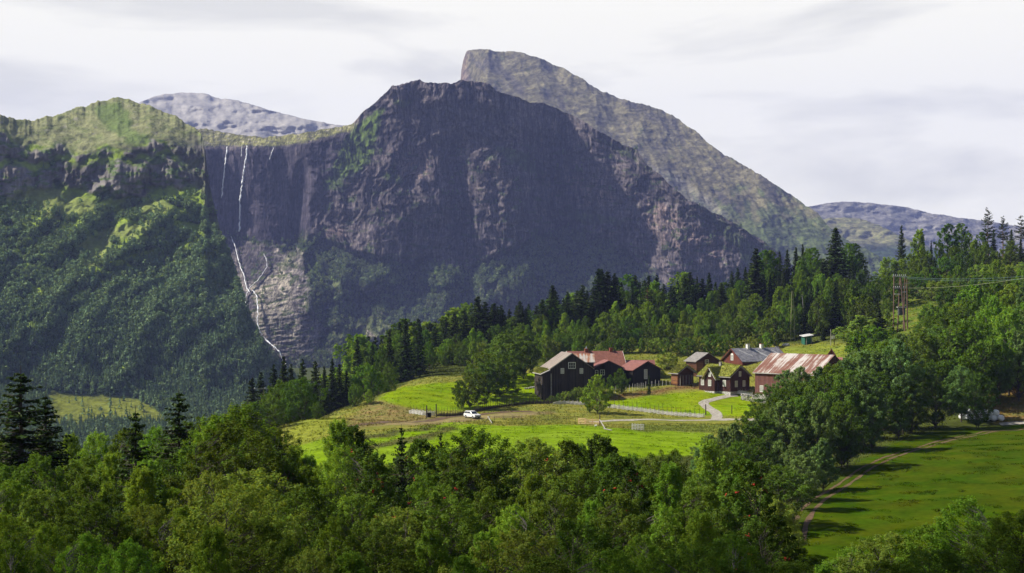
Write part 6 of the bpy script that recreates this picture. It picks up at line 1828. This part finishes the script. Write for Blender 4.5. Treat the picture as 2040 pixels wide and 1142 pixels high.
mb.f = [(0, 1, 2, 3), (7, 6, 5, 4), (0, 4, 5, 1), (1, 5, 6, 2), (2, 6, 7, 3), (3, 7, 4, 0)]
mb.build('windscreen', M['glass'], ca)
MB().box(2.27, 2.33, -0.45, 0.45, 0.55, 0.75).build('grille', M['rubber'], ca)
MB().box(2.22, 2.36, -0.90, 0.90, 0.32, 0.48).build('bumper', M['tgrey'], ca)
for sg in (-1, 1):
    MB().box(2.12, 2.31, sg * 0.70 - 0.18, sg * 0.70 + 0.18, 0.66, 0.82).build('headlight', M['steel'], ca)
    MB().box(0.75, 0.93, sg * 1.02 - 0.10, sg * 1.02 + 0.10, 1.0, 1.14).build('mirror', M['car_paint'], ca)
    MB().box(-1.7, 0.1, sg * 0.60 - 0.02, sg * 0.60 + 0.02, 1.67, 1.71).build('roof_rail', M['steel'], ca)
    for x in (-1.42, 1.45):
        w_ = MB().bar((x, sg * 0.72, 0.33), (x, sg * 0.95, 0.33), 0.34, 0.34, 18).build('wheel', M['rubber'], ca)
        MB().bar((x, sg * 0.90, 0.33), (x, sg * 0.965, 0.33), 0.20, 0.19, 12).build('hubcap', M['steel'], w_)

# white wrapped bales
def bale_mesh(seed):
    rng = np.random.default_rng(seed)
    nr, na = 9, 20
    V = []; FQ = []
    prof_ = [(-0.62, 0.0), (-0.62, 0.42), (-0.58, 0.56), (-0.45, 0.63), (-0.15, 0.645), (0.15, 0.645), (0.45, 0.63), (0.58, 0.56), (0.62, 0.42), (0.62, 0.0)]
    for a in range(na):
        an = a / na * 2 * math.pi
        for y, r in prof_:
            rr = r * (1 + rng.normal(0, 0.012)) * (0.94 if math.sin(an) < -0.8 else 1)
            V.append((math.cos(an) * rr, y, 0.62 + math.sin(an) * rr))
    k = len(prof_)
    for a in range(na):
        for j in range(k - 1):
            FQ.append((a * k + j, a * k + j + 1, ((a + 1) % na) * k + j + 1, ((a + 1) % na) * k + j))
    return np_mesh('bale', np.array(V), np.array(FQ), M['white_film'], True)
bmsh = [bale_mesh(i) for i in range(3)]
bg_ = on_ground(1990, 287)
k = 0
base_px = [1993, 1979, 1966, 1954, 1941, 1929, 1917]
upper_px = [1984, 1972, 1959, 1947, 1934]
for i, px in enumerate(base_px):
    g = on_ground(px, 288 + 0.4 * i)
    o = obj('hay_bale', bmsh[i % 3]); o.location = (g.x, g.y, g.z - 0.03); o.rotation_euler = (0, 0, 0.25 - 0.12 * (i % 4))
    tag(o, '%s white wrapped bale from the right in the bottom layer of the bale stack' % (['rightmost', 'second', 'third', 'fourth', 'fifth', 'sixth', 'seventh'][i]) if i else 'white wrapped bale at the right end of the bottom layer', 'hay bale', 'white wrapped bales stacked by the field road')
for i, px in enumerate(upper_px):
    g = on_ground(px, 288.4 + 0.4 * i)
    o = obj('hay_bale', bmsh[(i + 1) % 3]); o.location = (g.x, g.y, g.z + 1.02); o.rotation_euler = (0, 0, -0.1 + 0.15 * (i % 3))
    tag(o, '%s white wrapped bale from the right on top of the bale stack' % (['rightmost', 'second', 'third', 'fourth', 'fifth'][i]) if i else 'white wrapped bale at the right end of the upper layer', 'hay bale', 'white wrapped bales stacked by the field road')

# ------------------------------------------------------------------ poles and power lines
DP = 412.0
SP = DP / F
pb = on_ground(1793, DP)
py_ = empty('electricity_pylon', pb, 0, 'brown wooden pylon with crossarms and transformer on the right hill', 'pylon')
def lx(px): return (px - 1793) * SP
def lz(py): return (HY - py) * SP - pb.z
for i, (xb, xt, yb, yt, dy) in enumerate(((1780,1781,633,551,0),(1790,1794,633,553,1.2),(1802,1793,634,553,-1.0),(1806,1807,628,553,3.5),(1812,1809,628,556,2.0))):
    MB().bar((lx(xb), dy, -1.0), (lx(xt), dy * 0.6, lz(yt)), 0.21, 0.16, 8).build('pole', M['pole_wood'], py_)
for (xa, xb, y, dy, r, mm) in ((1778,1808,551,0.5,0.10,'steel'),(1781,1806,566,0.8,0.10,'grey_wood'),(1782,1806,574,0.8,0.09,'steel'),(1782,1793,586,-0.3,0.12,'white_paint'),(1798,1806,582,0.8,0.12,'white_paint'),(1806,1814,564,1.0,0.10,'steel')):
    MB().box(lx(xa), lx(xb), dy - r, dy + r, lz(y) - r, lz(y) + r).build('crossarm', M[mm], py_)
for x in (1781, 1785, 1789, 1793, 1797, 1801, 1805):
    for y in (548.5, 571.5):
        mb = MB()
        for k in range(3): mb.bar((lx(x), 0.6, lz(y) - 0.16 + 0.14 * k), (lx(x), 0.6, lz(y) - 0.08 + 0.14 * k), 0.13, 0.07, 8)
        mb.build('insulator', M['porcelain'], py_)
tr = MB().box(lx(1790), lx(1803), -0.3, 0.9, lz(628), lz(614)).build('transformer', M['tgrey'], py_, bevel=0.06)
for k in range(5):
    MB().box(lx(1790) + 0.25 + k * 0.35, lx(1790) + 0.33 + k * 0.35, -0.42, -0.30, lz(626), lz(616)).build('cooling_fin', M['tgrey'], tr)
MB().box(lx(1788), lx(1805), -0.4, 1.0, lz(612.8), lz(611.5)).build('platform', M['white_paint'], py_)
MB().bar((lx(1804.5), -0.35, lz(612)), (lx(1804.5), -0.2, lz(580)), 0.07, 0.07, 6).build('cable_pipe', M['cable'], py_)
def wire(label, a, b, sag, r, m_):
    pts = [tuple(a.lerp(b, i / 24) - Vector((0, 0, sag * 4 * (i / 24) * (1 - i / 24))) - a) for i in range(25)]
    V, FQ = tubes([(np.array(pts), np.full(25, r))], 5)
    o = obj('power_line', np_mesh('power_line', V, FQ, M[m_], True)); o.location = a
    return tag(o, label, 'power line')
wire('bluish insulated power line running right from the pylon top', P(1800, 551.5, DP + 0.6), P(2140, 540, 330), 1.2, 0.036, 'cable')
wire('second bluish power line just under the top one', P(1793, 553, DP + 0.4), P(2140, 546, 325), 1.3, 0.03, 'cable')
wire('pale yellowish power line running right below the bluish ones', P(1809, 574, DP + 0.6), P(2160, 530, 330), 1.4, 0.03, 'pale_cable')
ap = on_ground(1579, 440)
A1 = empty('utility_pole', ap, 0, 'pale wooden A-shaped pole above the green shed', 'pole')
s4 = 440 / F
top_z = (HY - 580) * s4 - ap.z
MB().bar((-4.6 * s4 , 0, -0.8), (-0.2, 0, top_z), 0.15, 0.10, 8).build('pole', M['green_pole_wood'], A1)
MB().bar((4.8 * s4, 0, -0.8), (0.15, 0, top_z), 0.15, 0.10, 8).build('pole', M['green_pole_wood'], A1)
MB().box(-0.28, 0.28, -0.15, 0.15, top_z * 0.66, top_z * 0.66 + 0.8).build('spacer', M['green_pole_wood'], A1)
p_ = on_ground(1600, 446)
o = MB().bar((0, 0, -0.5), (0.4, 0, 5), 0.16, 0.13, 7).bar((0.4, 0, 4.98), (-0.4, 0, (HY - 585) * 446 / F - p_.z), 0.13, 0.05, 7).build('dead_tree', M['grey_wood']); o.location = p_
tag(o, 'bare pale dead trunk right of the A-shaped pole', 'dead tree')
for i, (px, top, lab) in enumerate(((1655, 656, 'thin grey pole behind the ridge of the red barn'), (1662, 658, 'thicker brown pole carrying a box above the red barn'))):
    p_ = on_ground(px, 424)
    zt = (HY - top) * 424 / F - p_.z
    R_ = empty('utility_pole', p_, 0, lab, 'pole')
    MB().bar((0, 0, -0.6), (0, 0, zt), 0.11 + 0.03 * i, 0.08 + 0.03 * i, 8).build('pole', M['grey_wood' if i == 0 else 'pole_wood'], R_)
    if i:
        MB().box(-0.75, 0.1, -0.35, -0.13, zt - 2.6, zt - 1.7).build('switch_box', M['white_paint'], R_)
        MB().bar((-0.75, -0.2, zt - 1.5), (0.5, -0.2, zt - 1.5), 0.06, 0.06, 6).build('bracket', M['steel'], R_)
        MB().bar((0.5, -0.2, zt - 1.75), (0.5, -0.2, zt - 1.45), 0.10, 0.08, 8).build('insulator', M['porcelain'], R_)
p_ = on_ground(525, 318)
zt = (HY - 775) * 318 / F - p_.z
R_ = empty('utility_pole', p_, 0.12, 'pole with a pale crossarm left of the bright round tree', 'pole')
MB().bar((0, 0, -0.6), (0, 0, zt + 0.3), 0.16, 0.11, 8).build('pole', M['dark_wood'], R_)
MB().box(-2.2, 2.6, -0.10, 0.02, zt - 0.08, zt + 0.08).build('crossarm', M['grey_wood'], R_)
for x in (-2.0, 0.35, 2.4): MB().bar((x, -0.04, zt + 0.08), (x, -0.04, zt + 0.35), 0.08, 0.05, 8).build('insulator', M['porcelain'], R_)
# unseen cloud mesh added towards the sun to shade the front thicket
rc = np.random.default_rng(12)
zc = 1650.0
cc0 = np.array([-30.0, -5.0, -15.0]) + np.array(SUN_V) * ((zc + 15) / SUN_V.z)
VV = []; FF = []; nb0 = 0
for i in range(46):
    a = rc.uniform(0, 6.28); r_ = rc.random() ** 0.5
    c = cc0 + np.array([math.cos(a) * r_ * 230, math.sin(a) * r_ * 62, rc.uniform(-6, 18)])
    R1 = rc.uniform(22, 42) * (1.1 - 0.4 * r_)
    nu_, nv_ = 18, 10
    th = np.linspace(0, 2 * np.pi, nu_, endpoint=False)[None, :]; ph = np.linspace(-np.pi / 2, np.pi / 2, nv_)[:, None]
    rr_ = R1 * (1 + 0.16 * fbm(th * 2 + i * 7 + ph * 0, ph * 2 + th * 0, 3, 900 + i))
    V_ = np.stack([np.cos(th) * np.cos(ph) * rr_, np.sin(th) * np.cos(ph) * rr_, np.sin(ph) * rr_ * 0.6 + th * 0], -1).reshape(-1, 3) + c
    ix = np.arange(nu_ * nv_).reshape(nv_, nu_)
    nx_ = np.roll(ix, -1, axis=1)
    FF.append(np.stack([ix[:-1], nx_[:-1], nx_[1:], ix[1:]], -1).reshape(-1, 4) + nb0); nb0 += nu_ * nv_
    VV.append(V_)
m, t = mat('added_shade_cloud'); finish(t, (0.85, 0.85, 0.86), 1.0, spec=0.0); M['added_shade_cloud'] = m
tag(obj('added_shade_cloud', np_mesh('added_shade_cloud', np.concatenate(VV), np.concatenate(FF), M['added_shade_cloud'], True)), kind='structure')
# boulders on the brown bank
rb = np.random.default_rng(5)
for i, (px, py, s, l) in enumerate(((1566,690,0.9,'grey boulder at the wood edge left of the green shed'),(1548,694,0.5,'small stone left of the grey boulder by the green shed'))):
    g = G(px, py)
    V, FQ = [], []
    na, nb_ = 10, 6
    for j in range(nb_):
        ph = (j / (nb_ - 1) - 0.5) * math.pi
        for a in range(na):
            rr = 1 + rb.normal(0, 0.10)
            V.append((math.cos(a / na * 6.283) * math.cos(ph) * s * 1.5 * rr, math.sin(a / na * 6.283) * math.cos(ph) * s * rr, math.sin(ph) * s * 0.7 * rr))
    for j in range(nb_ - 1):
        for a in range(na): FQ.append((j * na + a, j * na + (a + 1) % na, (j + 1) * na + (a + 1) % na, (j + 1) * na + a))
    o = obj('boulder', np_mesh('boulder', np.array(V), np.array(FQ), M['stone'])); o.location = g + Vector((0, 0, s * 0.3)); tag(o, l, 'boulder')
